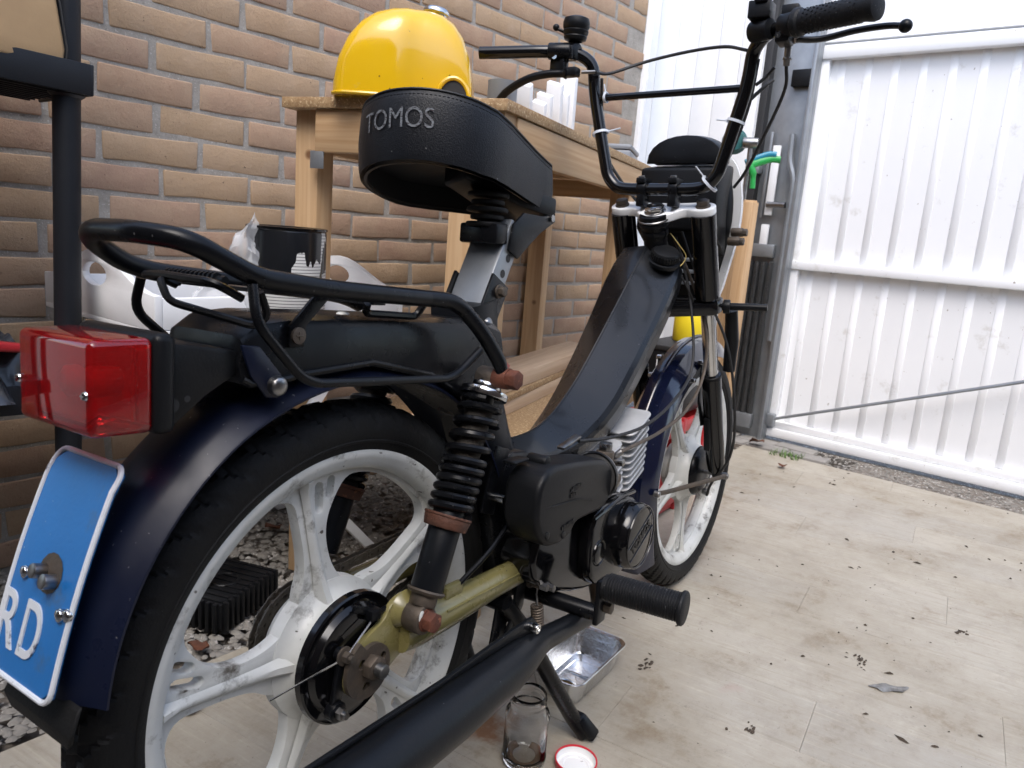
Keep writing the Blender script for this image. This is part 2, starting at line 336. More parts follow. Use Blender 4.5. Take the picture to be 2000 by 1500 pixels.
# ------------------------------------------------------------------ geometry helpers
def V(*a): return Vector(a)
class MB:
    def __init__(s): s.v = []; s.f = []
    def add(s, v, f):
        o = len(s.v); s.v += [tuple(p) for p in v]; s.f += [tuple(i + o for i in q) for q in f]; return s
    def box(s, c, d, rot=None):
        x, y, z = d[0] / 2, d[1] / 2, d[2] / 2; c = Vector(c)
        vs = [Vector((a * x, b * y, e * z)) for a in (-1, 1) for b in (-1, 1) for e in (-1, 1)]
        if rot is not None: vs = [rot @ p for p in vs]
        return s.add([p + c for p in vs], [(0, 1, 3, 2), (4, 6, 7, 5), (0, 4, 5, 1), (2, 3, 7, 6), (0, 2, 6, 4), (1, 5, 7, 3)])
    def tube(s, pts, r, n=14, caps=True, closed=False, flat=None):
        pts = [Vector(p) for p in pts]; k = len(pts)
        rr = r if isinstance(r, (list, tuple)) else [r] * k
        tan = []
        for i in range(k):
            a = pts[(i - 1) % k] if (closed or i > 0) else pts[i]; b = pts[(i + 1) % k] if (closed or i < k - 1) else pts[i]
            t = (b - a); tan.append(t.normalized() if t.length > 1e-9 else Vector((0, 0, 1)))
        up = Vector((0, 0, 1)) if abs(tan[0].z) < .9 else Vector((0, 1, 0))
        u = (up - tan[0] * up.dot(tan[0])).normalized(); vs = []
        for i in range(k):
            u = u - tan[i] * u.dot(tan[i])
            if u.length < 1e-6: u = tan[i].orthogonal()
            u.normalize(); b = tan[i].cross(u)
            for j in range(n):
                a = 2 * math.pi * j / n; fx, fy = (1, 1) if not flat else flat
                vs.append(pts[i] + (u * math.cos(a) * fx + b * math.sin(a) * fy) * rr[i])
        fs = []
        for i in range(k if closed else k - 1):
            for j in range(n):
                i2 = (i + 1) % k
                fs.append((i * n + j, i * n + (j + 1) % n, i2 * n + (j + 1) % n, i2 * n + j))
        if caps and not closed: fs += [tuple(range(n))[::-1], tuple((k - 1) * n + j for j in range(n))]
        return s.add(vs, fs)
    def lathe(s, prof, o, ax, n=32, loop=False, a0=0, a1=360):
        o = Vector(o); ax = Vector(ax).normalized(); u = ax.orthogonal().normalized(); b = ax.cross(u); m = len(prof); vs = []
        full = abs(a1 - a0) >= 359.9; nn = n if full else n + 1
        for i in range(nn):
            a = R(a0 + (a1 - a0) * i / n); d = u * math.cos(a) + b * math.sin(a)
            vs += [o + d * r + ax * h for r, h in prof]
        fs = []
        for i in range(n):
            i2 = (i + 1) % nn
            for j in range(m if loop else m - 1):
                j2 = (j + 1) % m; fs.append((i * m + j, i2 * m + j, i2 * m + j2, i * m + j2))
        return s.add(vs, fs)
    def cyl(s, a, b, r, n=16, r2=None): return s.tube([a, b], [r, r if r2 is None else r2], n)
    def hexn(s, a, b, r): return s.tube([a, b], r, 6)
    def ball(s, c, r, n=12, sx=(1, 1, 1)):
        c = Vector(c); vs = [c + Vector((0, 0, r * sx[2]))]; fs = []
        for i in range(1, n):
            t = math.pi * i / n
            for j in range(2 * n):
                p = math.pi * j / n; vs.append(c + Vector((r * sx[0] * math.sin(t) * math.cos(p), r * sx[1] * math.sin(t) * math.sin(p), r * sx[2] * math.cos(t))))
        vs.append(c - Vector((0, 0, r * sx[2]))); k = 2 * n
        for j in range(k): fs.append((0, 1 + j, 1 + (j + 1) % k))
        for i in range(n - 2):
            for j in range(k): fs.append((1 + i * k + j, 1 + (i + 1) * k + j, 1 + (i + 1) * k + (j + 1) % k, 1 + i * k + (j + 1) % k))
        e = len(vs) - 1
        for j in range(k): fs.append((e, 1 + (n - 2) * k + (j + 1) % k, 1 + (n - 2) * k + j))
        return s.add(vs, fs)
    def prism(s, poly, y0, y1):           # polygon in the x-z plane pushed along y
        k = len(poly); vs = [(x, y0, z) for x, z in poly] + [(x, y1, z) for x, z in poly]
        fs = [tuple(range(k)), tuple(range(2 * k - 1, k - 1, -1))] + [(i, k + i, k + (i + 1) % k, (i + 1) % k) for i in range(k)]
        return s.add(vs, fs)
    def loft(s, secs, caps=True, closed=True):
        k = len(secs[0]); vs = [p for q in secs for p in q]; fs = []
        for i in range(len(secs) - 1):
            for j in range(k if closed else k - 1): fs.append((i * k + j, i * k + (j + 1) % k, (i + 1) * k + (j + 1) % k, (i + 1) * k + j))
        if caps and closed: fs += [tuple(range(k))[::-1], tuple((len(secs) - 1) * k + j for j in range(k))]
        return s.add(vs, fs)
    def xform(s, M): s.v = [tuple(M @ Vector(p)) for p in s.v]; return s
    def build(s, name, m, parent=None, bevel=0, seg=2, smooth=38, bang=25):
        me = bpy.data.meshes.new(name); me.from_pydata(s.v, [], s.f)
        b = bmesh.new(); b.from_mesh(me); bmesh.ops.recalc_face_normals(b, faces=b.faces)
        if bevel:
            es = [e for e in b.edges if len(e.link_faces) == 2 and e.calc_face_angle(0) > R(bang)]
            bmesh.ops.bevel(b, geom=es, offset=bevel, offset_type='OFFSET', segments=seg, profile=.5, affect='EDGES', clamp_overlap=True)
        b.to_mesh(me); b.free()
        me.materials.append(m)
        if smooth:
            for p in me.polygons: p.use_smooth = True
            me.set_sharp_from_angle(angle=R(smooth))
        return link(name, me, parent)
def link(name, me, parent=None):
    o = bpy.data.objects.new(name, me); col.objects.link(o)
    if parent is not None: o.parent = parent
    return o
def copy_to(o, parent, name=None):
    c = o.copy(); col.objects.link(c); c.parent = parent
    if name: c.name = name
    return c
def tag(o, label=None, cat=None, group=None, kind=None):
    for k, v in (('label', label), ('category', cat), ('group', group), ('kind', kind)):
        if v: o[k] = v
    return o
def empty(name, loc=(0, 0, 0), rz=0):
    o = bpy.data.objects.new(name, None); col.objects.link(o); o.location = loc; o.rotation_euler.z = rz; o.empty_display_size = .05; return o
def fillet(pts, r, n=6):
    pts = [Vector(p) for p in pts]; out = [pts[0]]
    for i in range(1, len(pts) - 1):
        a, b, c = pts[i - 1], pts[i], pts[i + 1]; rr = r[i] if isinstance(r, (list, tuple)) else r
        d = min(rr, (a - b).length * .48, (c - b).length * .48)
        p, q = b + (a - b).normalized() * d, b + (c - b).normalized() * d
        for j in range(n + 1):
            t = j / n; out.append(p * (1 - t) ** 2 + b * 2 * t * (1 - t) + q * t * t)
    out.append(pts[-1]); return out
def spline(pts, n=8):
    pts = [Vector(p) for p in pts]; P = [pts[0] * 2 - pts[1]] + pts + [pts[-1] * 2 - pts[-2]]; out = []
    for i in range(1, len(P) - 2):
        for j in range(n):
            t = j / n; a, b, c, d = P[i - 1], P[i], P[i + 1], P[i + 2]
            out.append(.5 * (2 * b + (c - a) * t + (2 * a - 5 * b + 4 * c - d) * t * t + (3 * b - a - 3 * c + d) * t ** 3))
    out.append(pts[-1]); return out
def curve_mesh(loops, ext, bev, res=1):
    cu_ = bpy.data.curves.new('tmp', 'CURVE'); cu_.dimensions = '2D'; cu_.fill_mode = 'BOTH'; cu_.extrude = ext + bev
    for L in loops:
        s = cu_.splines.new('POLY'); s.points.add(len(L) - 1); s.use_cyclic_u = True
        for p, q in zip(s.points, L): p.co = (q[0], q[1], 0, 1)
    o = bpy.data.objects.new('tmp', cu_); col.objects.link(o)
    me = bpy.data.meshes.new_from_object(o.evaluated_get(bpy.context.evaluated_depsgraph_get()))
    bpy.data.objects.remove(o); bpy.data.curves.remove(cu_)
    b = bmesh.new(); b.from_mesh(me); bmesh.ops.remove_doubles(b, verts=b.verts, dist=1e-5); bmesh.ops.recalc_face_normals(b, faces=b.faces)
    if bev:
        es = [e for e in b.edges if len(e.link_faces) == 2 and e.calc_face_angle(0) > R(60)]
        bmesh.ops.bevel(b, geom=es, offset=bev, offset_type='OFFSET', segments=max(1, res), profile=.5, affect='EDGES', clamp_overlap=True)
    b.to_mesh(me); b.free()
    return me
def text_mesh(txt, size, ext=.0003, bold=0):
    cu_ = bpy.data.curves.new('tmp', 'FONT'); cu_.body = txt; cu_.size = size; cu_.extrude = ext; cu_.offset = bold
    cu_.align_x = 'CENTER'; cu_.align_y = 'CENTER'
    o = bpy.data.objects.new('tmp', cu_); col.objects.link(o)
    me = bpy.data.meshes.new_from_object(o.evaluated_get(bpy.context.evaluated_depsgraph_get()))
    bpy.data.objects.remove(o); bpy.data.curves.remove(cu_); return me
def finish(me, m, smooth=35):
    me.materials.clear(); me.materials.append(m)
    for p in me.polygons: p.use_smooth = True
    me.set_sharp_from_angle(angle=R(smooth)); return me
def chaikin(L, k=2):
    for _ in range(k):
        L = [q for i in range(len(L)) for q in ((tuple(.75 * a + .25 * b for a, b in zip(L[i], L[(i + 1) % len(L)]))), (tuple(.25 * a + .75 * b for a, b in zip(L[i], L[(i + 1) % len(L)]))))]
    return L
def coil(c0, c1, r, wire, turns, n=12, m=6):
    c0, c1 = Vector(c0), Vector(c1); ax = (c1 - c0).normalized(); u = ax.orthogonal().normalized(); b = ax.cross(u)
    k = int(turns * n); return MB().tube([c0.lerp(c1, i / k) + (u * math.cos(2 * math.pi * i / n) + b * math.sin(2 * math.pi * i / n)) * r for i in range(k + 1)], wire, m)

# ================================================================== the setting
tag(MB().add([(-60, -60, -.03), (60, -60, -.03), (60, 60, -.03), (-60, 60, -.03)], [(0, 1, 2, 3)]).build('ground', EARTH, smooth=0), kind='structure')

# vinyl plank floor: one sheet below, every plank its own piece
floor_o = MB().box((1.0, -.72, -.014), (3.1, 2.44, .016)).build('floor', EARTH, smooth=0); tag(floor_o, kind='structure')
FA = R(9); fx = Vector((math.cos(FA), math.sin(FA), 0)); fy = Vector((-math.sin(FA), math.cos(FA), 0))
PW, PL = .158, .92
def plank_poly(i, j, off):
    a0, a1 = .451 + i * PW + .0002, .451 + (i + 1) * PW - .0002
    b0, b1 = off + j * PL + .0002, off + (j + 1) * PL - .0002
    return [fx * a + fy * b for a, b in ((a0, b0), (a1, b0), (a1, b1), (a0, b1))]
def clip(poly, axis, lim, keep_less):
    out = []
    for k in range(len(poly)):
        p, q = poly[k], poly[(k + 1) % len(poly)]
        ip = (p[axis] <= lim) == keep_less; iq = (q[axis] <= lim) == keep_less
        if ip: out.append(p)
        if ip != iq: out.append(p.lerp(q, (lim - p[axis]) / (q[axis] - p[axis])))
    return out
np_ = 0
for i in range(-9, 15):
    off = ((i * 37) % 10) / 10 * PL - .132
    for j in range(-3, 3):
        P = plank_poly(i, j, off)
        edge = .50 + .008 * math.sin(i * 2.1)
        xe = 2.30 - .10 * math.sin(j * 1.7 + i)
        for ax, lim, less in ((1, edge, True), (1, -1.9, False), (0, -.5, False), (0, 2.34, True)):
            P = clip(P, ax, lim, less) if len(P) > 2 else P
        if len(P) < 3: continue
        c = sum(P, Vector()) / len(P); L = [((p - c).dot(fx), (p - c).dot(fy)) for p in P]
        k = len(L); dz = rnd.uniform(-.0002, .0002)
        b = MB(); b.add([(x, y, 0) for x, y in L] + [(x, y, -.005) for x, y in L], [tuple(range(k))] + [(q, k + q, k + (q + 1) % k, (q + 1) % k) for q in range(k)])
        o = b.build('floor_plank', FLOORM, floor_o, smooth=0, bevel=.0003, seg=1)
        o.location = (c.x, c.y, dz); o.rotation_euler.z = FA; np_ += 1

# pebbles along the wall and by the door
def pebbles(name, area, count, smin, smax, seed):
    rg = random.Random(seed); b = MB()
    base = [Vector((math.sin(t) * math.cos(p), math.sin(t) * math.sin(p), math.cos(t))) for t in (.6, 1.3) for p in [2 * math.pi * k / 6 + t for k in range(6)]]
    top = Vector((0, 0, 1)); vs0 = [top] + base
    fs0 = [(0, 1 + k, 1 + (k + 1) % 6) for k in range(6)] + [(1 + k, 7 + k, 7 + (k + 1) % 6, 1 + (k + 1) % 6) for k in range(6)]
    for _ in range(count):
        x, y = area(rg); s = rg.uniform(smin, smax); a = rg.uniform(0, 6.28); e = rg.uniform(.7, 1.3)
        ca, sa = math.cos(a), math.sin(a); h = rg.uniform(.4, .75); z0 = rg.uniform(-.014, -.004)
        vs = []
        for p in vs0:
            k = rg.uniform(.85, 1.15); px, py = p.x * s * e * k, p.y * s / e * k
            vs.append((x + px * ca - py * sa, y + px * sa + py * ca, z0 + p.z * s * h))
        b.add(vs, fs0)
    o = b.build(name, GRAVEL, smooth=80); return tag(o, kind='stuff')
pb1 = pebbles('pebble_bed', lambda g: (g.uniform(-.45, 1.15), g.uniform(.512, 1.09)), 6000, .005, .0125, 3)
tag(pb1, 'loose grey pebbles between the plank floor and the brick wall', 'pebbles')
pb2 = pebbles('fine_gravel', lambda g: (lambda y: (g.uniform(2.36, 2.52), y))(g.uniform(-1.7, .36)), 4200, .0025, .008, 5)
tag(pb2, 'fine pale gravel along the foot of the white garage door', 'gravel')
pave = MB().box((2.43, .62, -.016), (.16, 1.0, .02)).build('paving', EARTH, smooth=0); tag(pave, kind='structure')
for i in range(5):
    for j in range(2):
        b = MB().box((0, 0, 0), (.072, .15, .03)); o = b.build('paving_stone', PAVE, pave, bevel=.005)
        o.location = (2.395 + j * .078, .27 + i * .156 + j * .07, -.012 + rnd.uniform(-.003, .003)); o.rotation_euler = (rnd.uniform(-.02, .02), rnd.uniform(-.02, .02), rnd.uniform(-.04, .04))

# ------------------------------------------------------------------ brick wall
WY0 = 1.1
wall = MB().box((.74, WY0 + .0462, .96), (3.06, .1, 1.96)).build('brick_wall', MORTAR, smooth=0)
tag(wall, 'wall of yellow-brown bricks with grey mortar behind the moped', 'wall')
CH, CW, BL, BH = .0643, .2125, .2020, .0560
def brick_mesh(seed, ln):
    g = random.Random(seed); b = bmesh.new(); bmesh.ops.create_cube(b, size=1)
    for v in b.verts: v.co = Vector((v.co.x * ln, v.co.y * .04, v.co.z * BH))
    bmesh.ops.subdivide_edges(b, edges=[e for e in b.edges if abs(e.verts[0].co.x - e.verts[1].co.x) > .01], cuts=2)
    for v in b.verts:
        v.co += Vector((g.uniform(-.0026, .0026), g.uniform(-.0010, .0010), g.uniform(-.0022, .0022)))
    es = [e for e in b.edges if len(e.link_faces) == 2 and e.calc_face_angle(0) > .5]
    bmesh.ops.bevel(b, geom=es, offset=.0032, segments=2, affect='EDGES', profile=.5)
    bmesh.ops.triangulate(b, faces=[f for f in b.faces if len(f.verts) > 4])
    me = bpy.data.meshes.new('brick'); b.to_mesh(me); b.free(); me.materials.append(BRICK)
    for p in me.polygons: p.use_smooth = True
    me.set_sharp_from_angle(angle=R(60)); return me
FULL = [brick_mesh(k, BL * (1 - .012 * (k % 3))) for k in range(7)]; HALF = [brick_mesh(20 + k, BL * .47) for k in range(3)]
nb = 0; rest = MB()
cl = cam.matrix_world.translation
slots = []
for r_ in range(30):
    z = .02 + CH * r_; n0 = -.62 + (r_ % 2) * CW / 2 + ((r_ * 7) % 5) * .006
    for k in range(15):
        x = n0 + k * CW
        if x > 2.27 - .02: continue
        half = x + BL / 2 > 2.268
        slots.append((x if not half else 2.268 - BL * .47 / 2, z, half))
Mi = cam.matrix_world.inverted()
def seen(x, z):
    p = Mi @ Vector((x, WY0, z))
    return p.z < 0 and abs(p.x / -p.z) < .72 and abs(p.y / -p.z) < .55
vis = sorted([s_ for s_ in slots if seen(s_[0], s_[1])], key=lambda s_: (s_[0] - cl.x) ** 2 + (s_[1] - cl.z) ** 2)
near = set(vis[:300])
for s_ in slots:
    x, z, half = s_; me = rnd.choice(HALF if half else FULL)
    loc = (x + rnd.uniform(-.003, .003), WY0 + .013 + rnd.uniform(-.0015, .002), z + rnd.uniform(-.0015, .0015))
    M = Matrix.Translation(loc) @ Matrix.Rotation(rnd.uniform(-.012, .012), 4, 'Y') @ Matrix.Rotation(rnd.uniform(-.006, .006), 4, 'Z')
    if s_ in near:
        o = link('brick', me, wall); o.matrix_local = M
    else:
        rest.add([M @ v.co for v in me.vertices], [tuple(p.vertices) for p in me.polygons])
if rest.v: tag(rest.build('brick', BRICK, wall, smooth=60), kind='stuff')

# ------------------------------------------------------------------ white plank wall beside the door
pw_ = empty('white_panel_wall', (2.45, .685, 0)); tag(pw_, 'white boarded panel between the brick wall and the garage door', 'wall')
MB().box((.03, .36, .93), (.02, .78, 1.75)).build('backing', WHITEW, pw_, smooth=0)
for k in range(8):
    b = MB().box((.012, .045 + k * .092, .93), (.016, .0912, 1.76)).build('board', WHITEW, pw_, bevel=.003)
MB().box((.008, -.015, .115), (.03, .03, .06)).build('foot_trim', WHITEW, pw_, bevel=.003)
tr = MB().box((2.285, 1.12, .95), (.03, .08, 1.95)).build('corner_trim', WHITEW, bevel=.003); tag(tr, 'white upright trim closing the end of the brick wall', 'trim')

# ------------------------------------------------------------------ garage door with its frame and springs
dr = empty('garage_door', (2.55, .5, 0)); tag(dr, 'white ribbed up-and-over garage door with grey diagonal rod', 'garage door')
DT, DM = 1.475, .70
MB().box((.03, -.93, .76), (.012, 1.88, 1.50)).build('panel', DOORM, dr, smooth=0)
for z, h, d in ((.028, .036, .045), (DM, .034, .04), (DT, .045, .04), (.06, .028, .03)):
    MB().box((.012 - d / 2 + .012, -.93, z), (d, 1.9, h)).build('rail', DOORM, dr, bevel=.005)
MB().box((.012, -.006, .76), (.035, .060, 1.48)).build('stile', DOORM, dr, bevel=.004)
ribU = ribL = None
for k in range(19):
    y = -.075 - k * .092
    for z0, z1 in ((.075, DM - .018), (DM + .018, DT - .023)):
        MB().prism([(.0215, -.0120), (.0255, -.0135), (.0255, .0135), (.0215, .0120)], z0, z1).xform(Matrix(((1, 0, 0, 0), (0, 0, 1, y), (0, 1, 0, 0), (0, 0, 0, 1)))).build('rib', DOORM, dr, bevel=.0015, seg=1)
MB().cyl((-.03, -.02, .08), (-.03, -1.25, .55), .006, 8).build('diagonal_rod', GREYS, dr)
MB().box((-.025, -.02, .08), (.03, .04, .05)).build('rod_bracket', GREYS, dr, bevel=.004)
fr = empty('door_frame', (2.5, .575, 0)); tag(fr, 'grey steel door post with black edge strip, lever arm and springs', 'door frame')
MB().box((.02, -.004, .9), (.03, .168, 1.8)).build('post', GREYS, fr, bevel=.003)
MB().box((-.004, .093, .9), (.055, .030, 1.8)).build('edge_strip', BSTRIP, fr, bevel=.003)
MB().box((-.010, -.080, .9), (.034, .014, 1.8)).build('flange', GREYS, fr, bevel=.002)
for k in range(4):
    coil((-.014, .060 - k * .027, .09), (-.014, .060 - k * .027, .70), .0098, .0026, 96, 9, 5).build('coil_spring', SPRING, fr)
MB().box((-.014, .020, .745), (.022, .10, .05)).build('spring_yoke', GREYS, fr, bevel=.004)
MB().box((-.014, .020, .80), (.014, .030, .09)).build('yoke_link', WHITEW, fr, bevel=.003)
MB().box((-.014, .020, .065), (.026, .115, .06)).build('spring_foot', GREYS, fr, bevel=.004)
MB().tube(fillet([(-.016, -.066, .40), (-.016, -.066, 1.02), (-.016, -.040, 1.08), (-.016, -.036, 1.18)], .03), .0125, 8).build('lever_arm', GREYS, fr)
MB().box((-.016, .016, 1.01), (.012, .030, .26)).build('link_bar', WHITEW, fr, bevel=.003)
MB().box((-.013, .045, 1.03), (.008, .012, .32)).build('guide_bar', GREYS, fr, bevel=.002)
MB().cyl((-.028, -.050, .92), (-.028, .022, .92), .011, 10).build('pivot_pin', STEEL, fr)
MB().box((-.008, -.040, 1.38), (.034, .075, .060)).build('hinge', PLAST, fr, bevel=.004)
MB().box((-.010, .090, 1.05), (.050, .040, .03)).build('strike_plate', GREYS, fr, bevel=.003)
MB().box((-.010, .092, .40), (.050, .036, .03)).build('strike_plate', GREYS, fr, bevel=.003)

# white header panel over the door, and the yard's other walls (behind and to the right of where one stands)
hd_ = MB().box((2.60, -.55, 1.83), (.05, 2.7, .62)).build('door_header', DOORM, smooth=0); tag(hd_, 'plain white panel above the garage door', 'panel')
tag(MB().box((-1.75, -.9, 1.25), (.12, 4.4, 2.5)).build('house_wall', BRICKFAR, smooth=0), kind='structure')
tag(MB().box((.2, -2.35, 1.0), (4.2, .08, 2.0)).build('side_wall', BRICKFAR, smooth=0), kind='structure')

# ================================================================== the moped (x forward, y left, z up in its own frame; it leans a little on its stand)
moped = empty('moped')
moped.matrix_world = Matrix(((.99271, -.11394, .03939, 0), (.11242, .99290, .03885, 0), (-.04354, -.03414, .99847, .04655), (0, 0, 0, 1)))
tag(moped, 'black and navy moped with white spoked wheels parked beside the wooden bench', 'moped')
MP = moped
TR, RR, WBX = .262, .214, 1.06

# ------------------------------------------------------------------ wheels
def window(th, r_out=.187, slots=True):
    """One opening between two spokes, clockwise from the spoke at angle th."""
    def pol(r, a): return (r * math.cos(R(th - a)), r * math.sin(R(th - a)))
    def off(r, a, d):      # point beside the spoke at angle a, offset d metres clockwise(+)
        x, y = r * math.cos(R(th - a)), r * math.sin(R(th - a)); n_ = (math.sin(R(th - a)), -math.cos(R(th - a)))
        return (x + n_[0] * d, y + n_[1] * d)
    L = [off(.085, 0, .020), off(.115, 0, .016), off(.14, 0, .021), off(.160, 0, .036), off(.176, 0, .056)]
    L += [pol(r_out, a) for a in (25, 32, 40, 48, 56, 62)]
    L += [off(.176, 72, -.0135), off(.15, 72, -.0125), off(.12, 72, -.0125), off(.095, 72, -.016), off(.078, 72, -.026)]
    L += [pol(.069, 46), pol(.067, 38), pol(.070, 28)]
    return chaikin(L, 2), pol, off
def slot_loop(p, q, w_):
    p, q = Vector((*p, 0)), Vector((*q, 0)); d = (q - p).normalized(); n_ = Vector((-d.y, d.x, 0)); L = []
    for c, s in ((q, 0), (p, 180)):
        for k in range(7):
            a = R(-90 + 30 * k + s); L.append(tuple((c + d * math.cos(a) * w_ + n_ * math.sin(a) * w_)[:2]))
    return L
def tyre(seed):
    n, P = 720, []
    prof = [(.207, -.020), (.213, -.0245), (.221, -.0285), (.230, -.0305), (.239, -.0302)]
    trd = [(.2455, -.0285), (.2505, -.0255), (.2545, -.0215), (.2575, -.017), (.2600, -.0115), (.2613, -.006), (.2620, 0)]
    half = prof + trd; full = half + [(r, -y) for r, y in reversed(half[:-1])]; m = len(full); vs = []; b = MB()
    for i in range(n):
        a = 2 * math.pi * i / n
        for j, (r, y) in enumerate(full):
            d = 0
            if abs(y) < .029 and r > .244:
                ph = (i / 15.0 + (abs(y) / .0285) * 1.25 + (.5 if y > 0 else 0)) % 1
                if ph < .26: d = .0036
                if .0050 < abs(y) < .0070 and (i // 6) % 2: d = .004
            vs.append(((r - d) * math.cos(a), y, (r - d) * math.sin(a)))
    fs = [(i * m + j, ((i + 1) % n) * m + j, ((i + 1) % n) * m + j + 1, i * m + j + 1) for i in range(n) for j in range(m - 1)]
    b.add(vs, fs)
    for sy in (-1, 1):                                   # raised rings on the sidewall
        b.lathe([(.2215, .0282 * sy), (.2225, .0300 * sy), (.2240, .0302 * sy), (.2250, .0293 * sy)], (0, 0, 0), (0, 1, 0), 90)
    return b
def make_wheel(name, cx, th0, front):
    loops = [[(.197 * math.cos(R(a)), .197 * math.sin(R(a))) for a in range(0, 360, 4)]]
    for k in range(5):
        wl_, pol, off = window(th0 + 72 * k); loops.append(wl_)
        loops.append(slot_loop(off(.156, 0, .0145), off(.178, 0, .0185), .0056)); loops.append(slot_loop(off(.166, 0, .0305), off(.179, 0, .0350), .0052))
    me = curve_mesh(loops, .0045, .0025, 2)
    rim = MB()
    for v in me.vertices: v.co = Vector((v.co.x, -v.co.z, v.co.y))
    me.transform(Matrix.Scale(1, 4))
    prof = [(.2135, -.0245), (.2095, -.0258), (.2045, -.0245), (.1995, -.0215), (.1960, -.0200), (.1925, -.0150), (.1905, 0), (.1925, .0150), (.1960, .02), (.1995, .0215), (.2045, .0245), (.2095, .0258), (.2135, .0245), (.2125, .0200), (.2050, .0170), (.2050, -.0170), (.2125, -.0200)]
    rim.lathe(prof, (0, 0, 0), (0, 1, 0), 120, loop=True)
    hub = [(.012, -.034), (.048, -.033), (.053, -.031), (.057, -.027), (.0585, -.022), (.0605, -.017), (.064, -.0125), (.069, -.0092), (.075, -.0075), (.075, .0075), (.069, .0092), (.064, .0125), (.0605, .017), (.0585, .022), (.057, .028), (.052, .033), (.045, .034), (.012, .036)]
    rim.lathe(hub, (0, 0, 0), (0, 1, 0), 64)
    for k in range(5):                                   # raised ridge along each spoke, both faces
        a = R(th0 + 72 * k); d = Vector((math.cos(a), 0, math.sin(a))); q = Vector((-d.z, 0, d.x))
        for sy in (-1, 1):
            secs = []
            for r_, w_, h in ((.050, .0120, .0245), (.062, .0105, .0195), (.075, .0090, .0160), (.092, .0076, .0136), (.115, .0066, .0122), (.15, .0060, .0118), (.175, .0060, .0132), (.186, .0064, .0165), (.1945, .0075, .0198)):
                y0 = sy * .0085
                secs.append([d * r_ - q * w_ + Vector((0, y0, 0)), d * r_ - q * w_ * .35 + Vector((0, sy * h, 0)), d * r_ + q * w_ * .35 + Vector((0, sy * h, 0)), d * r_ + q * w_ + Vector((0, y0, 0))])
            rim.loft(secs)
    rim.add([v.co for v in me.vertices], [tuple(p.vertices) for p in me.polygons]); bpy.data.meshes.remove(me)
    o = rim.build(name, WHITEP, MP, smooth=48); o.location = (cx, 0, TR)
    tyre(1).build('tyre', RUBBER, o, smooth=32)
    return o
rw = make_wheel('rear_wheel', 0, 103, False)
fw = make_wheel('front_wheel', WBX, -87, True)
# rear hub: brake plate on the right, sprocket and chain on the left
bp = MB().lathe([(.0, -.0440), (.022, -.0440), (.024, -.0470), (.046, -.0475), (.054, -.0455), (.058, -.0400), (.0615, -.0395), (.0660, -.0415), (.0680, -.0400), (.0685, -.0330), (.066, -.0315), (.0, -.0310)], (0, 0, 0), (0, 1, 0), 64).build('brake_plate', GLOSSB, rw)
lv = MB(); lv.loft([[(-.052 + dx, -.050 + dy, -.040) for dx, dy in ((-.006, -.003), (.006, -.003), (.006, .003), (-.006, .003))], [(-.050 + dx, -.056 + dy, .018) for dx, dy in ((-.005, -.003), (.005, -.003), (.005, .003), (-.005, .003))]])
lv.cyl((-.052, -.046, -.040), (-.052, -.057, -.040), .0105, 16); lv.cyl((-.050, -.050, .020), (-.050, -.060, .020), .007, 14)
lv.xform(Matrix.Translation((.020, 0, 0))).build('brake_lever', BLACK, rw, bevel=.001)
b = MB(); b.hexn((-.030, -.060, .020), (-.030, -.067, .020), .0058); b.cyl((-.030, -.058, .020), (-.030, -.0605, .020), .0095, 18); b.cyl((-.030, -.067, .020), (-.030, -.071, .020), .0034, 10); b.build('cable_nut', DSTEEL, rw)
b = MB(); b.hexn((-.032, -.057, -.040), (-.032, -.064, -.040), .0062); b.cyl((-.032, -.063, -.040), (-.032, -.068, -.040), .0035, 10); b.build('lever_nut', STEEL, rw)
MB().tube([(-.095, -.030, -.008), (-.030, -.062, .020), (.012, -.056, .043)], .0011, 6).build('brake_wire', CHROME, rw)
b = MB(); b.box((.014, -.052, .046), (.014, .014, .012)); b.box((.004, -.049, .052), (.030, .005, .008), Matrix.Rotation(R(25), 3, 'Y')); b.build('cable_stop', BLACK, rw, bevel=.0015)
sp = MB(); N = 30
for k in range(N * 4):
    pass
spl = []
for k in range(N * 4):
    a = 2 * math.pi * k / (N * 4); spl.append((.0535 + (.0045 if k % 4 in (0, 1) else -.0015)) and ((.0465 + (.004 if k % 4 in (0, 1) else -.002)) * math.cos(a), (.0465 + (.004 if k % 4 in (0, 1) else -.002)) * math.sin(a)))
me = curve_mesh([spl], .0014, 0)
for v in me.vertices: v.co = Vector((v.co.x, .047 - v.co.z, v.co.y))
link('sprocket', finish(me, DSTEEL), rw)
b = MB().lathe([(.012, .036), (.040, .036), (.040, .044), (.012, .045)], (0, 0, 0), (0, 1, 0), 32); b.build('sprocket_carrier', WHITEP, rw)

# chain: links as pieces along the path round the sprocket
chain_path = []
SX, SZ, SR = .315, .305 - TR, .026
for k in range(16): chain_path.append((SX - (SX + .0) * k / 16 * 1.0, .0565 + (SZ + SR - .0565) * (1 - k / 16)))
chain_path = [(SX, SZ + SR), (.0 + .006, .0565)]
arc = [(.0490 * math.cos(R(a)), .0490 * math.sin(R(a))) for a in range(84, 277, 6)]
path = [Vector((SX, 0, SZ + SR))] + [Vector((x, 0, z)) for x, z in arc] + [Vector((SX, 0, SZ - SR))]
pts, acc, stp = [], 0.0, .0119
cum = [0]
for a_, b_ in zip(path, path[1:]): cum.append(cum[-1] + (b_ - a_).length)
def at_len(s):
    for i in range(len(path) - 1):
        if s <= cum[i + 1]: return path[i].lerp(path[i + 1], (s - cum[i]) / (cum[i + 1] - cum[i]))
    return path[-1]
nl = int(cum[-1] / stp); cp = [at_len(i * stp) for i in range(nl + 1)]
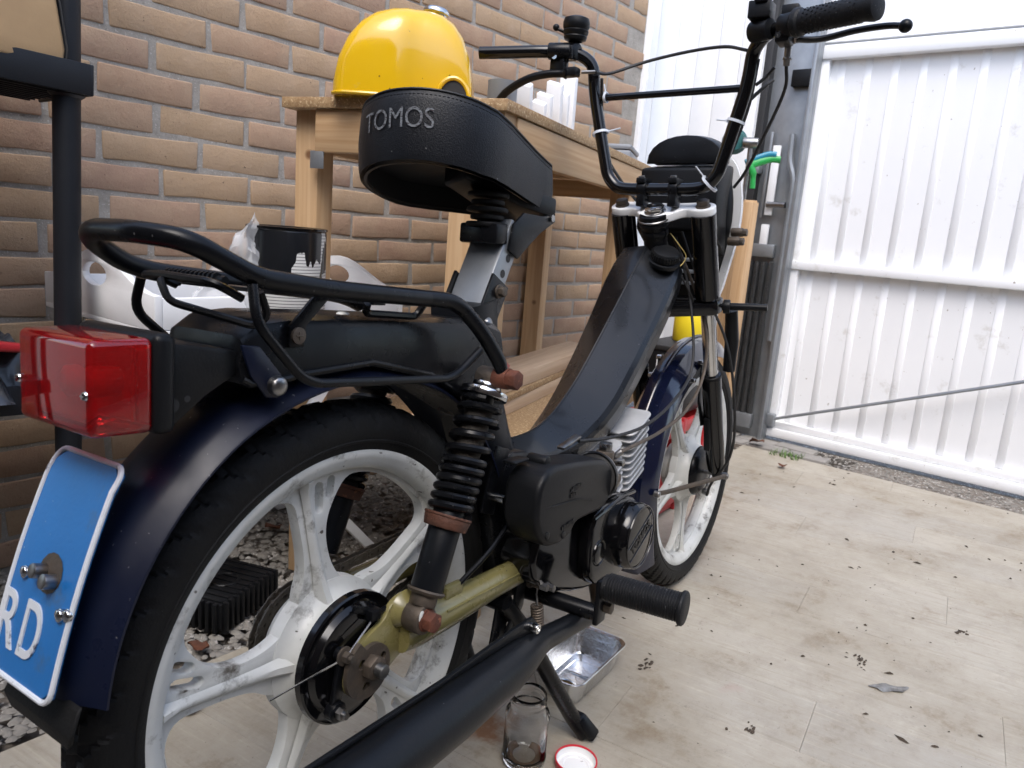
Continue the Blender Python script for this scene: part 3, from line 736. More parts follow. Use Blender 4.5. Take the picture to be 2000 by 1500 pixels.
chain = MB().tube([p + Vector((0, .049, 0)) for p in cp], .0022, 6).build('chain', CHAINM, MP); chain.location = (0, 0, TR)
def link_mesh(outer):
    b = MB(); w_ = .0042 if outer else .0030
    for sy in (-1, 1):
        L = []
        for c, s in ((stp, 0), (0, 180)):
            for k in range(5):
                a = R(-90 + 45 * k + s); L.append((c + .0060 * math.cos(a), .0060 * math.sin(a)))
        L = [(x, z if abs(x - stp / 2) > .004 else z * .55) for x, z in L]
        b.prism(L, sy * w_, sy * (w_ + .0011))
    for c in (0, stp): b.cyl((c, -.0062, 0), (c, .0062, 0), .0019, 8)
    return b
lm = [link_mesh(True), link_mesh(False)]; lmesh = []
for k, b in enumerate(lm):
    o = b.build('link', CHAINM, chain, smooth=30); lmesh.append(o.data); bpy.data.objects.remove(o)
for i in range(nl):
    d = cp[i + 1] - cp[i]; o = link('link', lmesh[i % 2], chain)
    o.matrix_local = Matrix.Translation(cp[i] + Vector((0, .049, 0))) @ Matrix.Rotation(-math.atan2(d.z, d.x), 4, 'Y')

# front hub brake
MB().lathe([(.0, -.046), (.020, -.046), (.040, -.045), (.050, -.041), (.0545, -.034), (.0545, -.030), (0, -.030)], (0, 0, 0), (0, 1, 0), 40).build('brake_plate', BLACK, fw)
b = MB(); b.loft([[(.004 + dx, -.052 + dy, -.045) for dx, dy in ((-.005, -.003), (.005, -.003), (.005, .003), (-.005, .003))], [(.034 + dx, -.052 + dy, -.010) for dx, dy in ((-.005, -.003), (.005, -.003), (.005, .003), (-.005, .003))]])
b.cyl((.004, -.046, -.045), (.004, -.060, -.045), .007, 12); b.build('brake_lever', STEEL, fw, bevel=.001)
b = MB().hexn((0, -.07, 0), (0, -.098, 0), .008); b.cyl((0, .06, 0), (0, -.10, 0), .0045, 12); b.build('axle', STEEL, fw)

# ------------------------------------------------------------------ frame beam (also the fuel tank)
top = [(.762, .729, .92, .010), (.735, .703, .98, .010), (.703, .671, 1.0, .013), (.660, .626, 1.0, .022), (.596, .562, 1.0, .034), (.542, .510, .98, .040), (.505, .480, .92, .042), (.470, .457, .82, .042), (.435, .441, .70, .044), (.395, .433, .60, .046), (.340, .431, .55, .046), (.290, .437, .55, .046)]
tp = spline([(a_[0], .010, a_[1]) for a_ in top], 5); par = []
for i in range(len(top) - 1):
    for j in range(5): t = j / 5; par.append([top[i][k] * (1 - t) + top[i + 1][k] * t for k in (2, 3)])
par.append(top[-1][2:])
secs = []
for i, p in enumerate(tp):
    t = (tp[min(i + 1, len(tp) - 1)] - tp[max(i - 1, 0)]).normalized(); n_ = Vector((t.z, 0, -t.x)); n_ = n_ if n_.z > 0 else -n_
    s, dl = par[i]
    SEC = [(.0025, 0), (.030, -dl * .42), (.052, -dl * .92), (.0585, -dl - .007), (.061, -dl - .018), (.0575, -.084), (.050, -.098), (.034, -.112), (-.034, -.112), (-.050, -.098), (-.0575, -.084), (-.061, -.060), (-.0595, -.050), (-.054, -.0415), (-.030, -.0215), (-.0025, 0)]
    secs.append([p + n_ * (h * s) + Vector((0, w_ * s, 0)) for w_, h in SEC])
frame = MB().loft(secs).build('frame', FRAMEB, MP, smooth=14)
b = MB(); b.tube([s_[0].lerp(s_[15], .5) + Vector((0, 0, .0004)) for s_ in secs[:-6]], .0017, 6)
b.build('weld_seam', FRAMEB, frame)
# seat tube and lower pressing
st = MB()
st.loft([[Vector((x + dx, y, z + dx * .2)) for dx, y in ((-.034, -.026), (-.02, -.032), (.02, -.032), (.034, -.024), (.034, .024), (.02, .032), (-.02, .032), (-.034, .026))] for x, z in ((.298, .372), (.280, .41), (.255, .455), (.232, .505), (.216, .56), (.210, .625))])
st.build('seat_tube', BLACKM, frame, smooth=30)
MB().prism([(.225, .44), (.31, .43), (.35, .375), (.335, .30), (.30, .262), (.262, .262), (.245, .30), (.228, .36)], -.045, .045).build('engine_mount', BLACK, frame, bevel=.006)
MB().cyl((.228, -.066, .385), (.228, -.045, .385), .0055, 14).build('bolt', CHROME, frame)
MB().box((.232, -.046, .405), (.030, .005, .085), Matrix.Rotation(R(18), 3, 'Y')).build('bracket', BLACK, frame, bevel=.002)
# rear pressing that carries rack and fender
rp = MB(); prof = [(-.150, .575), (-.146, .598), (-.130, .611), (-.10, .6135), (.0, .612), (.12, .608), (.200, .606), (.235, .598), (.235, .50), (.205, .485), (.17, .500), (.13, .525), (.085, .548), (.03, .562), (-.03, .566), (-.09, .563), (-.125, .556)]
ysec = [(-.050, .93), (-.047, .985), (-.036, 1.0), (.036, 1.0), (.047, .985), (.050, .93)]
up_ = [(-.152, .580), (-.148, .598), (-.132, .6105), (-.10, .6135), (0, .612), (.12, .608), (.195, .606), (.222, .600)]
lo_ = [(-.148, .560), (-.140, .556), (-.12, .555), (-.085, .560), (.0, .565), (.09, .546), (.17, .505), (.225, .47)]
secs = []
for (xa, za), (xb, zb) in zip(up_, lo_):
    secs.append([Vector((xb, -.050, zb)), Vector((xa + (xb - xa) * .22, -.0505, za + (zb - za) * .22)), Vector((xa + (xb - xa) * .07, -.0465, za + (zb - za) * .07)), Vector((xa, -.036, za)), Vector((xa, .036, za)), Vector((xa + (xb - xa) * .07, .0465, za + (zb - za) * .07)), Vector((xa + (xb - xa) * .22, .0505, za + (zb - za) * .22)), Vector((xb, .050, zb))])
rear = MB().loft(secs).build('rear_pressing', BLACK, frame, smooth=32)
b = MB().tube([(x, -.0505, z + .004) for x, z in spline([(x, 0, z) for x, z in lo_], 1) and lo_], .003, 8); b.build('pressing_lip', BLACK, frame)
b = MB(); b.ball((-.01, -.018, .612), .006, 6, (1.3, .9, .5)); b.build('paint_blob', WHITEP, frame)
MB().prism([(-.152, .592), (-.134, .590), (-.112, .566), (-.108, .554), (-.114, .546), (-.126, .547), (-.142, .566)], -.0545, -.0505).build('strap', NAVYD, frame, bevel=.0015)
b = MB(); b.cyl((-.118, -.050, .557), (-.118, -.060, .557), .0095, 16, .008); b.ball((-.118, -.060, .557), .008, 7, (1, .4, 1)); b.build('cap_nut', STEEL, frame)
# head tube
hd = Vector((-.433, 0, .901)); h0 = Vector((.826, 0, .632)); h1 = Vector((.744, 0, .800))
b = MB().tube([h0, h0.lerp(h1, .85)], .0215, 24); b.build('head_tube', BLACK, frame)
b = MB()
for t, r_, l_ in ((.70, .0245, .010), (.80, .027, .006), (.86, .0255, .009)): b.cyl(h0.lerp(h1, t), h0.lerp(h1, t) + hd * l_, r_, 24)
b.build('headset', BLACK, frame, bevel=.0012)
MB().lathe([(.0262, 0), (.0275, .001), (.0275, .003), (.0262, .004)], h0.lerp(h1, .845), hd, 28).build('headset_ring', STEEL, frame)
# filler cap
cn = Vector((-.42, -.30, .86)).normalized(); cc = Vector((.764, -.024, .704))
b = MB(); loop = [(.0, .022), (.016, .0215), (.0225, .020), (.0250, .0165), (.0255, .006), (.024, .003), (.022, .0)]
b.lathe(loop, cc, cn, 48); cap = b.build('fuel_cap', PLAST, MP, smooth=40)
b = MB(); u = cn.orthogonal().normalized(); v_ = cn.cross(u)
for k in range(32):
    a = 2 * math.pi * k / 32; d = u * math.cos(a) + v_ * math.sin(a); b.cyl(cc + cn * .007 + d * .0252, cc + cn * .0165 + d * .0250, .0016, 6)
b.build('knurling', PLAST, cap)
MB().lathe([(.028, -.006), (.0295, -.001), (.029, .002), (.024, .0035)], cc, cn, 36).build('filler_neck', BLACKM, cap)

# ------------------------------------------------------------------ seat post and seat
sa, sb = Vector((.206, 0, .585)), Vector((.276, 0, .722)); sd = (sb - sa).normalized(); sn = Vector((-sd.z, 0, sd.x))
def chan(a, b, w_, d_, t_):      # a U channel open to the rear
    L = [(-w_, -d_), (w_, -d_), (w_, d_), (w_ - t_, d_), (w_ - t_, -d_ + t_), (-w_ + t_, -d_ + t_), (-w_ + t_, d_), (-w_, d_)]
    return [[p + Vector((0, y, 0)) - sn * x for y, x in L] for p in (a, b)]
sq = [[p + Vector((0, y, 0)) + sn * x for y, x in ((-.026, -.016), (.026, -.016), (.026, .016), (-.026, .016))] for p in (sa, sb)]
post = MB().loft(sq).build('seat_post', GREYS, MP, bevel=.003)
for k, t in enumerate((.56, .70)):
    c = sa.lerp(sb, t) + sn * -.002; b = MB().lathe([(.0, .0), (.0052, .0)], c + Vector((0, -.0264, 0)), (0, -1, 0), 18); b.build('hole', BSTRIP, post)
c0, c1 = sa.lerp(sb, -.12), sa.lerp(sb, .49)
clamp = MB().loft([[p + Vector((0, y, 0)) + sn * x for y, x in ((-.0305, -.0185), (-.0265, -.0185), (-.0265, .020), (-.0305, .020))] for p in (c0, c1)])
clamp.loft([[p + Vector((0, y, 0)) + sn * x for y, x in ((.0305, -.0185), (.0265, -.0185), (.0265, .020), (.0305, .020))] for p in (c0, c1)])
clamp.build('clamp', BLACK, post, bevel=.001)
for t, m_ in ((.40, DSTEEL), (.11, STEEL)):
    c = sa.lerp(sb, t) + sn * -.001
    b = MB(); b.cyl(c + Vector((0, -.030, 0)), c + Vector((0, -.033, 0)), .0085, 20)
    if t > .3: b.hexn(c + Vector((0, -.033, 0)), c + Vector((0, -.040, 0)), .0065)
    else: b.ball(c + Vector((0, -.033, 0)), .0075, 8, (1, .5, 1))
    b.build('bolt', m_, post, bevel=.0006)
# hinge fork and rubber buffer under the seat
b = MB()
for y in (-.031, .027):
    b.prism([(.250, .690), (.258, .722), (.280, .738), (.325, .738), (.352, .744), (.358, .734), (.322, .716), (.296, .698), (.272, .680)], y, y + .004)
b.build('hinge', BLACKM, post, bevel=.0015)
MB().cyl((.346, -.034, .738), (.346, .034, .738), .005, 12).build('hinge_pin', STEEL, post)
b = MB()
for k in range(5): b.cyl((.243 + .0 * k, 0, .716 + k * .009), (.243, 0, .722 + k * .009), .026 if k % 2 == 0 else .021, 24)
b.build('rubber_buffer', RUBBER, post, bevel=.002)
MB().box((.238, 0, .708), (.026, .056, .024)).build('buffer_bracket', BLACK, post, bevel=.003)

# seat: wide at the rear, narrow nose, tipped forward and a little twisted on its post
SRR, SNL = .093, .177
def seat_outline():
    pts = [(SRR * .97 * math.cos(R(a)), SRR * math.sin(R(a))) for a in range(90, 271, 6)]
    k = SNL / .185
    nose = [(.02, -.112), (.05, -.100), (.085, -.082), (.12, -.064), (.15, -.050), (.17, -.042), (.182, -.028), (.185, 0)]
    right = [(x * k, y * SRR / .113) for x, y in nose]
    return pts + right + [(x, -y) for x, y in right[::-1][1:]]
SO = seat_outline(); PSI, PIT, ROL = R(-16.3), R(11.1), R(8.8)
def ztop(x): return .832
def zbot(x): return .756 + .095 * max(0, x)
def sroll(p):
    x, y, z = p
    return Vector((.201 + x * math.cos(PSI) - y * math.sin(PSI), .052 + x * math.sin(PSI) + y * math.cos(PSI), z - x * math.sin(PIT) - y * math.sin(ROL)))
def ring(f, zf):
    return [sroll((.03 + (x - .03) * f, y * f, zf(x, y))) for x, y in SO]
seat_r = [ring(.93, lambda x, y: zbot(x) + .004), ring(.985, lambda x, y: zbot(x)), ring(1.0, lambda x, y: zbot(x) + .008), ring(1.012, lambda x, y: zbot(x) * .5 + ztop(x) * .5), ring(1.0, lambda x, y: ztop(x) - .012), ring(.982, lambda x, y: ztop(x) - .003), ring(.968, lambda x, y: ztop(x) - .0015), ring(.955, lambda x, y: ztop(x)), ring(.85, lambda x, y: ztop(x) + .006), ring(.6, lambda x, y: ztop(x) + .011), ring(.3, lambda x, y: ztop(x) + .011), ring(.05, lambda x, y: ztop(x) + .011)]
sm_ = MB().loft(seat_r); sm_.f.pop(-2); seat = sm_.build('seat', VINYL, MP, smooth=50)
inner = [ring(.93, lambda x, y: zbot(x) + .004), ring(.925, lambda x, y: zbot(x) + .030), ring(.7, lambda x, y: zbot(x) + .034), ring(.1, lambda x, y: zbot(x) + .034)]
MB().loft(inner, caps=False).build('seat_pan', BSTRIP, seat, smooth=40)
pan = [ring(.945, lambda x, y: zbot(x) - .0015), ring(.915, lambda x, y: zbot(x) - .0015), ring(.905, lambda x, y: zbot(x) + .0006)]
MB().loft(pan, caps=False).build('seat_rim', PLAST, seat, smooth=40)
b = MB(); b.tube([p + Vector((0, 0, .0012)) for p in ring(.978, lambda x, y: ztop(x) - .002)], .0015, 6, closed=True); b.build('piping', VINYL, seat)
st_r = ring(.990, lambda x, y: ztop(x) - .007); b = MB()
for q in range(len(st_r)):
    p_, q_ = st_r[q], st_r[(q + 1) % len(st_r)]; m_ = max(1, int((q_ - p_).length / .004))
    for t_ in range(m_): b.tube([p_.lerp(q_, (t_ + .15) / m_), p_.lerp(q_, (t_ + .75) / m_)], .0006, 4)
b.build('stitching', PLAST, seat)
MB().loft([[sroll((x, -.012 - w_, z)), sroll((x, -.012 + w_, z)), sroll((x, -.012 + w_, z + .026)), sroll((x, -.012 - w_, z + .026))] for x, w_, z in ((.02, .022, .770), (.10, .032, .760), (.168, .030, .764))]).build('nose_bracket', BLACKM, seat, bevel=.004)
# faded lettering round the rear of the skirt
tm = text_mesh('TOMOS', .0300, 0, 0)
tx = [v.co.x for v in tm.vertices]; tw = max(tx) - min(tx)
for v in tm.vertices:
    a = R(176 + 57 * (v.co.x - min(tx)) / tw); f = 1.0215
    v.co = sroll((.03 + (SRR * .97 * math.cos(a) - .03) * f, SRR * math.sin(a) * f, .798 + v.co.y * 1.02))
link('lettering', finish(tm, PRINT), seat)

# ------------------------------------------------------------------ rear fender, tail light, plate
def fender(cx, cz, a0, a1, ro, hw, lip, n, flare=None, rows=9):
    secs = []
    for i in range(n + 1):
        a = R(a0 + (a1 - a0) * i / n); d = Vector((math.cos(a), 0, math.sin(a))); c = Vector((cx, 0, cz)); L = []
        k = flare(i / n) if flare else 0
        for j in range(rows):
            t = -1 + 2 * j / (rows - 1); s = abs(t)
            drop = 0 if s < .45 else (s - .45) / .55
            L.append(c + d * (ro + k - lip * drop ** 1.25) + Vector((0, hw * (t if s < .9 else math.copysign(.93 + (s - .9) * .7, t)), 0)))
        L2 = [p - d * .0022 for p in L]
        secs.append(L + L2[::-1])
    return secs
def rf_r(t):
    a = 32 + 133 * t; return -.030 * max(0, (a - 118) / 55) ** 1.4 - max(0, .25 - t) * .05
rf = MB().loft(fender(0, TR, 32, 165, .310, .050, .018, 56, rf_r)).build('rear_fender', NAVYD, MP, smooth=45)
b = MB()
for s in (-1, 1): b.tube([Vector(((.2905 + rf_r((a - 32) / 133)) * math.cos(R(a)), s * .0495, TR + (.2905 + rf_r((a - 32) / 133)) * math.sin(R(a)))) for a in range(60, 166, 3)], .0018, 6)
b.build('rolled_edge', NAVYD, rf)
fl = MB().loft([[(x, y, z), (x, -y, z), (x - .004, -y, z - .002), (x - .004, y, z - .002)] for x, y, z in ((-.272, .046, .338), (-.279, .049, .322), (-.277, .042, .310))]).build('mud_flap', RUBBER, rf, bevel=.001)
# bracket between light, fender and frame
tb = MB().prism([(-.218, .600), (-.20, .594), (-.165, .590), (-.140, .584), (-.150, .566), (-.176, .552), (-.205, .530), (-.220, .528)], -.046, .046).build('tail_bracket', PLAST, MP, bevel=.004)
b = MB(); 
for x, z, r_ in ((-.205, .548, .0055), (-.193, .552, .0026)): b.lathe([(0, 0), (r_, 0)], (x, -.0463, z), (0, -1, 0), 18)
b.build('hole', BSTRIP, tb)
tlb = MB().box((-.2145, 0, .5655), (.017, .108, .074)).build('tail_light', PLAST, MP, bevel=.006, seg=3)
lens = MB(); LW, LH, X0, X1 = .051, .0335, -.222, -.267
lens.loft([[(x, y, z + .5650) for y, z in ((-wd, -h), (wd, -h), (wd, h), (-wd, h))] for x, wd, h in ((X0, LW, LH + .001), (X1, LW - .001, LH))]).build('lens', LENS, tlb, bevel=.0055, seg=4)
MB().loft([[(x, y, z + .5650) for y, z in ((-wd, -h), (wd, -h), (wd, h), (-wd, h))] for x, wd, h in ((X0 - .0005, LW - .004, LH - .004), (X0 - .010, LW - .008, LH - .008))]).build('reflector', REDP, tlb, bevel=.002)
MB().lathe([(0, 0), (.009, 0), (.0105, .008), (.011, .020), (.006, .030), (0, .032)], (X0 - .008, -.008, .566), (-1, 0, 0), 20).build('bulb', REDP, tlb)
MB().tube([(X0 - .012, -.040, z) for z in (.540, .558, .566, .574, .592)], [.0015, .002, .0035, .002, .0015], 8).build('lens_rib', REDP, tlb)
for y in (-.0445, .0475):
    b = MB(); b.lathe([(0, .0018), (.0028, .0012), (.0034, 0)], (X1 - .0003, y, .5650 - .004), (-1, 0, 0), 14)
    b.box((X1 - .0024, y, .561), (.001, .0042, .0009)); b.box((X1 - .0024, y, .561), (.001, .0009, .0042)); b.build('screw', CHROME, tlb)
# number plate, slightly bowed
def plate_pt(u, v, d=0):       # u across (left +), v down 0..1, d outwards
    x0, z0, x1, z1 = -.236, .506, -.2895, .340
    bow = .004 * math.sin(v * math.pi) - .004 * max(0, .12 - v) / .12
    nx, nz = -(z0 - z1), (x0 - x1); L = math.hypot(nx, nz); nx, nz = nx / L, nz / L; nz = nz if False else nz
    return Vector((x0 + (x1 - x0) * v + nx * (bow + d), u, z0 + (z1 - z0) * v + (x0 - x1) / L * -1 * 0 + nz * (bow + d)))
UL, UR = .056, -.0375
def plate_loop(ins, k=5, rad=.012):
    L = []; H = .174; a, b_, c_, d_ = UR + ins, UL - ins, ins, H - ins; r_ = max(.002, rad - ins)
    for (cx_, cy_, s) in ((b_ - r_, c_ + r_, -90), (b_ - r_, d_ - r_, 0), (a + r_, d_ - r_, 90), (a + r_, c_ + r_, 180)):
        for j in range(k + 1): t = R(s + 90 * j / k); L.append((cx_ + r_ * math.cos(t), (cy_ + r_ * math.sin(t)) / H))
    return L
def plate_face(ins0, ins1, d0, d1):
    A, B = plate_loop(ins0), plate_loop(ins1); n = len(A); return [plate_pt(u, v, d0) for u, v in A] + [plate_pt(u, v, d1) for u, v in B], [(i, (i + 1) % n, n + (i + 1) % n, n + i) for i in range(n)]
pl = MB()
# grid face
NU, NV = 10, 22; lp = plate_loop(.0035)
gv = []; 
def inside_rows(ins):
    rows = []
    H = .174
    for j in range(NV + 1):
        v = ins + (H - 2 * ins) * j / NV; r_ = .0095; e = 0
        for c_ in (v - ins, H - ins - v):
            if c_ < r_: e = max(e, r_ - math.sqrt(max(0, r_ * r_ - (r_ - c_) ** 2)))
        rows.append([(UR + ins + e + (UL - UR - 2 * ins - 2 * e) * i / NU, v / H) for i in range(NU + 1)])
    return rows
rows = inside_rows(.0038); gv = [plate_pt(u, v, .0012) for rw_ in rows for u, v in rw_]
pl.add(gv, [(j * (NU + 1) + i, j * (NU + 1) + i + 1, (j + 1) * (NU + 1) + i + 1, (j + 1) * (NU + 1) + i) for j in range(NV) for i in range(NU)])
rows = inside_rows(.0005); pl.add([plate_pt(u, v, -.0010) for rw_ in rows for u, v in rw_], [(j * (NU + 1) + i, j * (NU + 1) + i + 1, (j + 1) * (NU + 1) + i + 1, (j + 1) * (NU + 1) + i) for j in range(NV) for i in range(NU)])
plate = pl.build('number_plate', BLUE, MP, smooth=60)
fb = MB(); L = plate_loop(.0022); dn = []
for i in range(len(L)):
    a, b_ = L[i], L[(i + 1) % len(L)]; m_ = max(1, int(math.hypot(a[0] - b_[0], (a[1] - b_[1]) * .174) / .008))
    dn += [plate_pt(a[0] + (b_[0] - a[0]) * j / m_, a[1] + (b_[1] - a[1]) * j / m_, .0012) for j in range(m_)]
fb.tube(dn, .0021, 8, closed=True); fb.build('plate_border', PLWHITE, plate)
pdir = (plate_pt(0, .6) - plate_pt(0, .4)).normalized(); pnor = (plate_pt(0, .5, .01) - plate_pt(0, .5)).normalized()
def plate_text(txt, u, v, hgt, wd):
    m_ = text_mesh(txt, hgt / .72, .0007, .0004); xs = [q.co.x for q in m_.vertices]; ww = max(xs) - min(xs); cx_ = (max(xs) + min(xs)) / 2
    for q in m_.vertices:
        p = plate_pt(u - (q.co.x - cx_) * wd / ww, v - q.co.y / .174, .0018 + q.co.z); q.co = p
    return link('letter', finish(m_, PLWHITE), plate)
plate_text('D', .0075, .775, .042, .025)
plate_text('R', .0405, .775, .042, .026)
def bolt_on(u, v, r_, h, m_, nm='bolt', cap_=True):
    p = plate_pt(u, v, .001); b = MB(); b.cyl(p, p + pnor * h, r_, 16)
    if cap_: b.ball(p + pnor * h, r_ * .98, 6, (.45, 1, 1))
    o = b.build(nm, m_, plate, bevel=.0005); return o
bolt_on(.012, .515, .0055, .010, STEEL, cap_=False); bolt_on(-.0045, .535, .0055, .010, STEEL, cap_=False)
for u, v in ((.0345, .555), (-.0245, .640), (-.0335, .625)): bolt_on(u, v, .0048, .0025, CHROME)
b = MB(); p0 = plate_pt(.004, .50, .0016)
b.loft([[plate_pt(.004 + .016 * math.cos(t) * f, .512 + .085 * math.sin(t) * f, .0016) for t in [2 * math.pi * k / 14 for k in range(14)]] for f in (1, .02)], caps=False).build('bare_patch', DSTEEL, plate)

# ------------------------------------------------------------------ luggage rack
rk = MB(); RT = .0082
rack_loop = fillet([(.050, -.072, .632), (-.075, -.071, .638), (-.150, -.070, .645), (-.176, -.068, .656), (-.206, -.063, .670), (-.224, -.030, .673), (-.224, .030, .673), (-.206, .063, .665), (-.176, .068, .648), (-.150, .070, .642), (-.075, .071, .636), (.08, .072, .624), (.150, .085, .598)], [0, .03, .025, .02, .03, .03, .03, .03, .02, .025, .03, .03, 0], 6)
rack_r = fillet([(.050, -.072, .632), (.092, -.077, .630), (.125, -.090, .597), (.148, -.098, .565), (.152, -.101, .548)], .03, 6)
rk.tube(rack_loop[:-1], RT, 14); rk.tube([Vector(p) for p in rack_r], [RT] * (len(rack_r) - 4) + [RT * .95, RT * .9, RT * .9, RT * .9], 14)
rack = rk.build('luggage_rack', BLACK, MP)
MB().tube(fillet([(-.158, -.074, .640), (-.160, -.082, .612), (-.112, -.084, .562), (.080, -.088, .552), (.118, -.092, .580)], .02, 6), .0042, 10).build('side_rail', BLACK, rack)
MB().tube(fillet([(-.158, .074, .636), (-.160, .082, .608), (-.112, .078, .566), (.080, .084, .552), (.118, .09, .580)], .02, 6), .0042, 10).build('side_rail', BLACK, rack)
MB().prism([(-.078, .634), (-.058, .634), (-.088, .606), (-.090, .588), (-.106, .588), (-.106, .606)], -.056, -.0525).build('bracket', BLACK, rack, bevel=.001)
b = MB(); b.cyl((-.098, -.056, .598), (-.098, -.059, .598), .0072, 18); b.box((-.098, -.0592, .598), (.007, .001, .0014)); b.box((-.098, -.0592, .598), (.0014, .001, .007)); b.build('screw', DSTEEL, rack, bevel=.0004)
# hinged spring clamp lying in the rack
MB().tube(fillet([(-.150, -.052, .628), (-.172, -.046, .640), (-.176, .020, .642), (-.172, .050, .640), (-.135, .054, .634)], .012), .0034, 8).build('clamp_bar', BLACK, rack)
MB().tube(fillet([(-.166, .010, .634), (-.180, .012, .640), (-.182, -.004, .622), (-.138, -.052, .606), (-.130, -.058, .615), (-.140, -.060, .634)], .008), .0032, 8).build('clamp_bar', BLACK, rack)
b = MB(); b.tube([(-.158, .030, .640), (-.150, -.03, .640)], .0042, 10); b.build('clamp_spring', BLACK, rack)
for k in range(12): MB().cyl((-.160 + k * .0007, .032 - k * .0048, .6420), (-.160 + k * .0007, .030 - k * .0048, .6420), .0047, 8).build('spring_turn', BLACK, rack)
MB().tube(fillet([(-.02, -.060, .626), (-.015, -.052, .616), (.060, -.050, .612), (.066, -.055, .625)], .008), .0038, 8).build('hook_bar', BLACK, rack)
MB().box((-.010, .0, .626), (.016, .130, .003)).build('cross_strap', BLACK, rack)
MB().box((-.120, .0, .634), (.018, .130, .003)).build('cross_strap', BLACK, rack)
b = MB(); b.cyl((.154, -.090, .548), (.154, -.108, .548), .0120, 20); b.hexn((.154, -.107, .548), (.154, -.120, .548), .0112); b.build('bolt', RUST, rack, bevel=.0012)

# ------------------------------------------------------------------ shock absorbers
def shock(sy):
    T_, B_ = Vector((.156, .079 * sy, .545)), Vector((.056, .079 * sy, .298)); ax = (B_ - T_).normalized(); L_ = (B_ - T_).length
    b = MB(); b.cyl(T_ + ax * .02, T_ + ax * .16, .0125, 18); b.cyl(T_ + ax * .150, T_ + ax * (L_ - .028), .0178, 24); b.cyl(T_, T_ + ax * .03, .013, 16)
    o = b.build('shock_absorber', BLACKM, MP, bevel=.001)
    MB().cyl(T_ + ax * .034, T_ + ax * .150, .0155, 20).build('inner_sleeve', CAVITY, o)
    b = MB(); b.cyl(T_ + ax * .014, T_ + ax * .0225, .0268, 30); b.cyl(T_ + ax * .006, T_ + ax * .014, .016, 24); b.build('spring_cap', CHROME, o, bevel=.0015)
    b = MB(); b.cyl(T_ + ax * .159, T_ + ax * .171, .0258, 30, .0235); b.cyl(T_ + ax * .156, T_ + ax * .159, .0264, 30); b.build('spring_seat', RUSTD, o, bevel=.001)
    u_ = ax.orthogonal().normalized(); v2 = ax.cross(u_); ps = []
    s, a = .0255, 0.
    while s < .1545:
        ps.append(T_ + ax * s + (u_ * math.cos(a) + v2 * math.sin(a)) * .0215); f = (s - .0255) / .129
        pitch = .0098 if f < .08 else (.0158 if f < .52 else .0100); s += pitch / 20; a += 2 * math.pi / 20
    MB().tube(ps, .0044, 8).build('coil_spring', BLACK, o)
    MB().lathe([(.019, 0), (.021, .002), (.019, .005)], T_ + ax * (L_ - .030), ax, 24).build('lower_collar', DSTEEL, o)
    b = MB(); b.cyl(B_ + Vector((0, -.011, 0)), B_ + Vector((0, .011, 0)), .0165, 24); b.cyl(B_ - ax * .030, B_ - ax * .012, .0145, 18); b.build('lower_eye', DSTEEL, o, bevel=.002)
    b = MB(); b.hexn(B_ + Vector((0, .011 * sy, 0)), B_ + Vector((0, .024 * sy, 0)), .0112); b.cyl(B_ + Vector((0, .010 * sy, 0)), B_ + Vector((0, .0125 * sy, 0)), .0125, 18); b.build('lower_bolt', RUST, o, bevel=.0012)
    b = MB(); b.cyl(T_ + Vector((0, -.011, 0)), T_ + Vector((0, .011, 0)), .0135, 22); b.build('upper_eye', DSTEEL, o, bevel=.0015)
shock(-1); shock(1)
MB().ball((.048, -.090, .303), .009, 7, (.5, .16, .9)).build('paint_chip', WHITEP, bpy.data.objects['shock_absorber'])

# ------------------------------------------------------------------ swingarm
def arm(sy):
    b = MB(); pts_ = [(.312, -.062 * sy, .276), (.22, -.062 * sy, .277), (.13, -.062 * sy, .275), (.075, -.061 * sy, .274), (.050, -.060 * sy, .273)]
    b.tube(pts_, [.0180, .0195, .0220, .0230, .0200], 20, flat=(1.0, .72)); return b
sw = arm(1).build('swingarm', OLIVE, MP, smooth=40)
arm(-1).build('left_arm', OLIVE, sw, smooth=40)
MB().prism(chaikin([(.095, .290), (.080, .310), (.058, .320), (.036, .314), (.026, .298), (.004, .290), (-.020, .280), (-.030, .262), (-.026, .238), (-.004, .224), (.022, .232), (.05, .250), (.095, .262)], 2), -.0590, -.0515).build('dropout', OLIVE, sw, bevel=.002)
MB().prism(chaikin([(.095, .290), (.080, .310), (.058, .320), (.036, .314), (.026, .298), (.004, .290), (-.020, .280), (-.030, .262), (-.026, .238), (-.004, .224), (.022, .232), (.05, .250), (.095, .262)], 2), .0515, .0590).build('dropout', OLIVE, sw, bevel=.002)
MB().tube([(.056, -.056, .300), (.056, -.070, .299)], [.023, .013], 20).build('shock_boss', OLIVE, sw, bevel=.002)
MB().box((.300, 0, .278), (.03, .12, .034)).build('pivot_tube', OLIVE, sw, bevel=.008)
MB().tube([(.11, -.0765, .284), (.18, -.0760, .283), (.29, -.0745, .281)], .0016, 6).build('weld_seam', OLIVE, sw)
MB().box((.130, -.066, .300), (.032, .010, .016)).build('cable_tab', OLIVE, sw, bevel=.003)
b = MB(); b.cyl((.305, -.070, .278), (.305, -.080, .278), .0140, 20); b.hexn((.305, -.079, .278), (.305, -.087, .278), .0100); b.build('pivot_bolt', DSTEEL, sw, bevel=.0008)
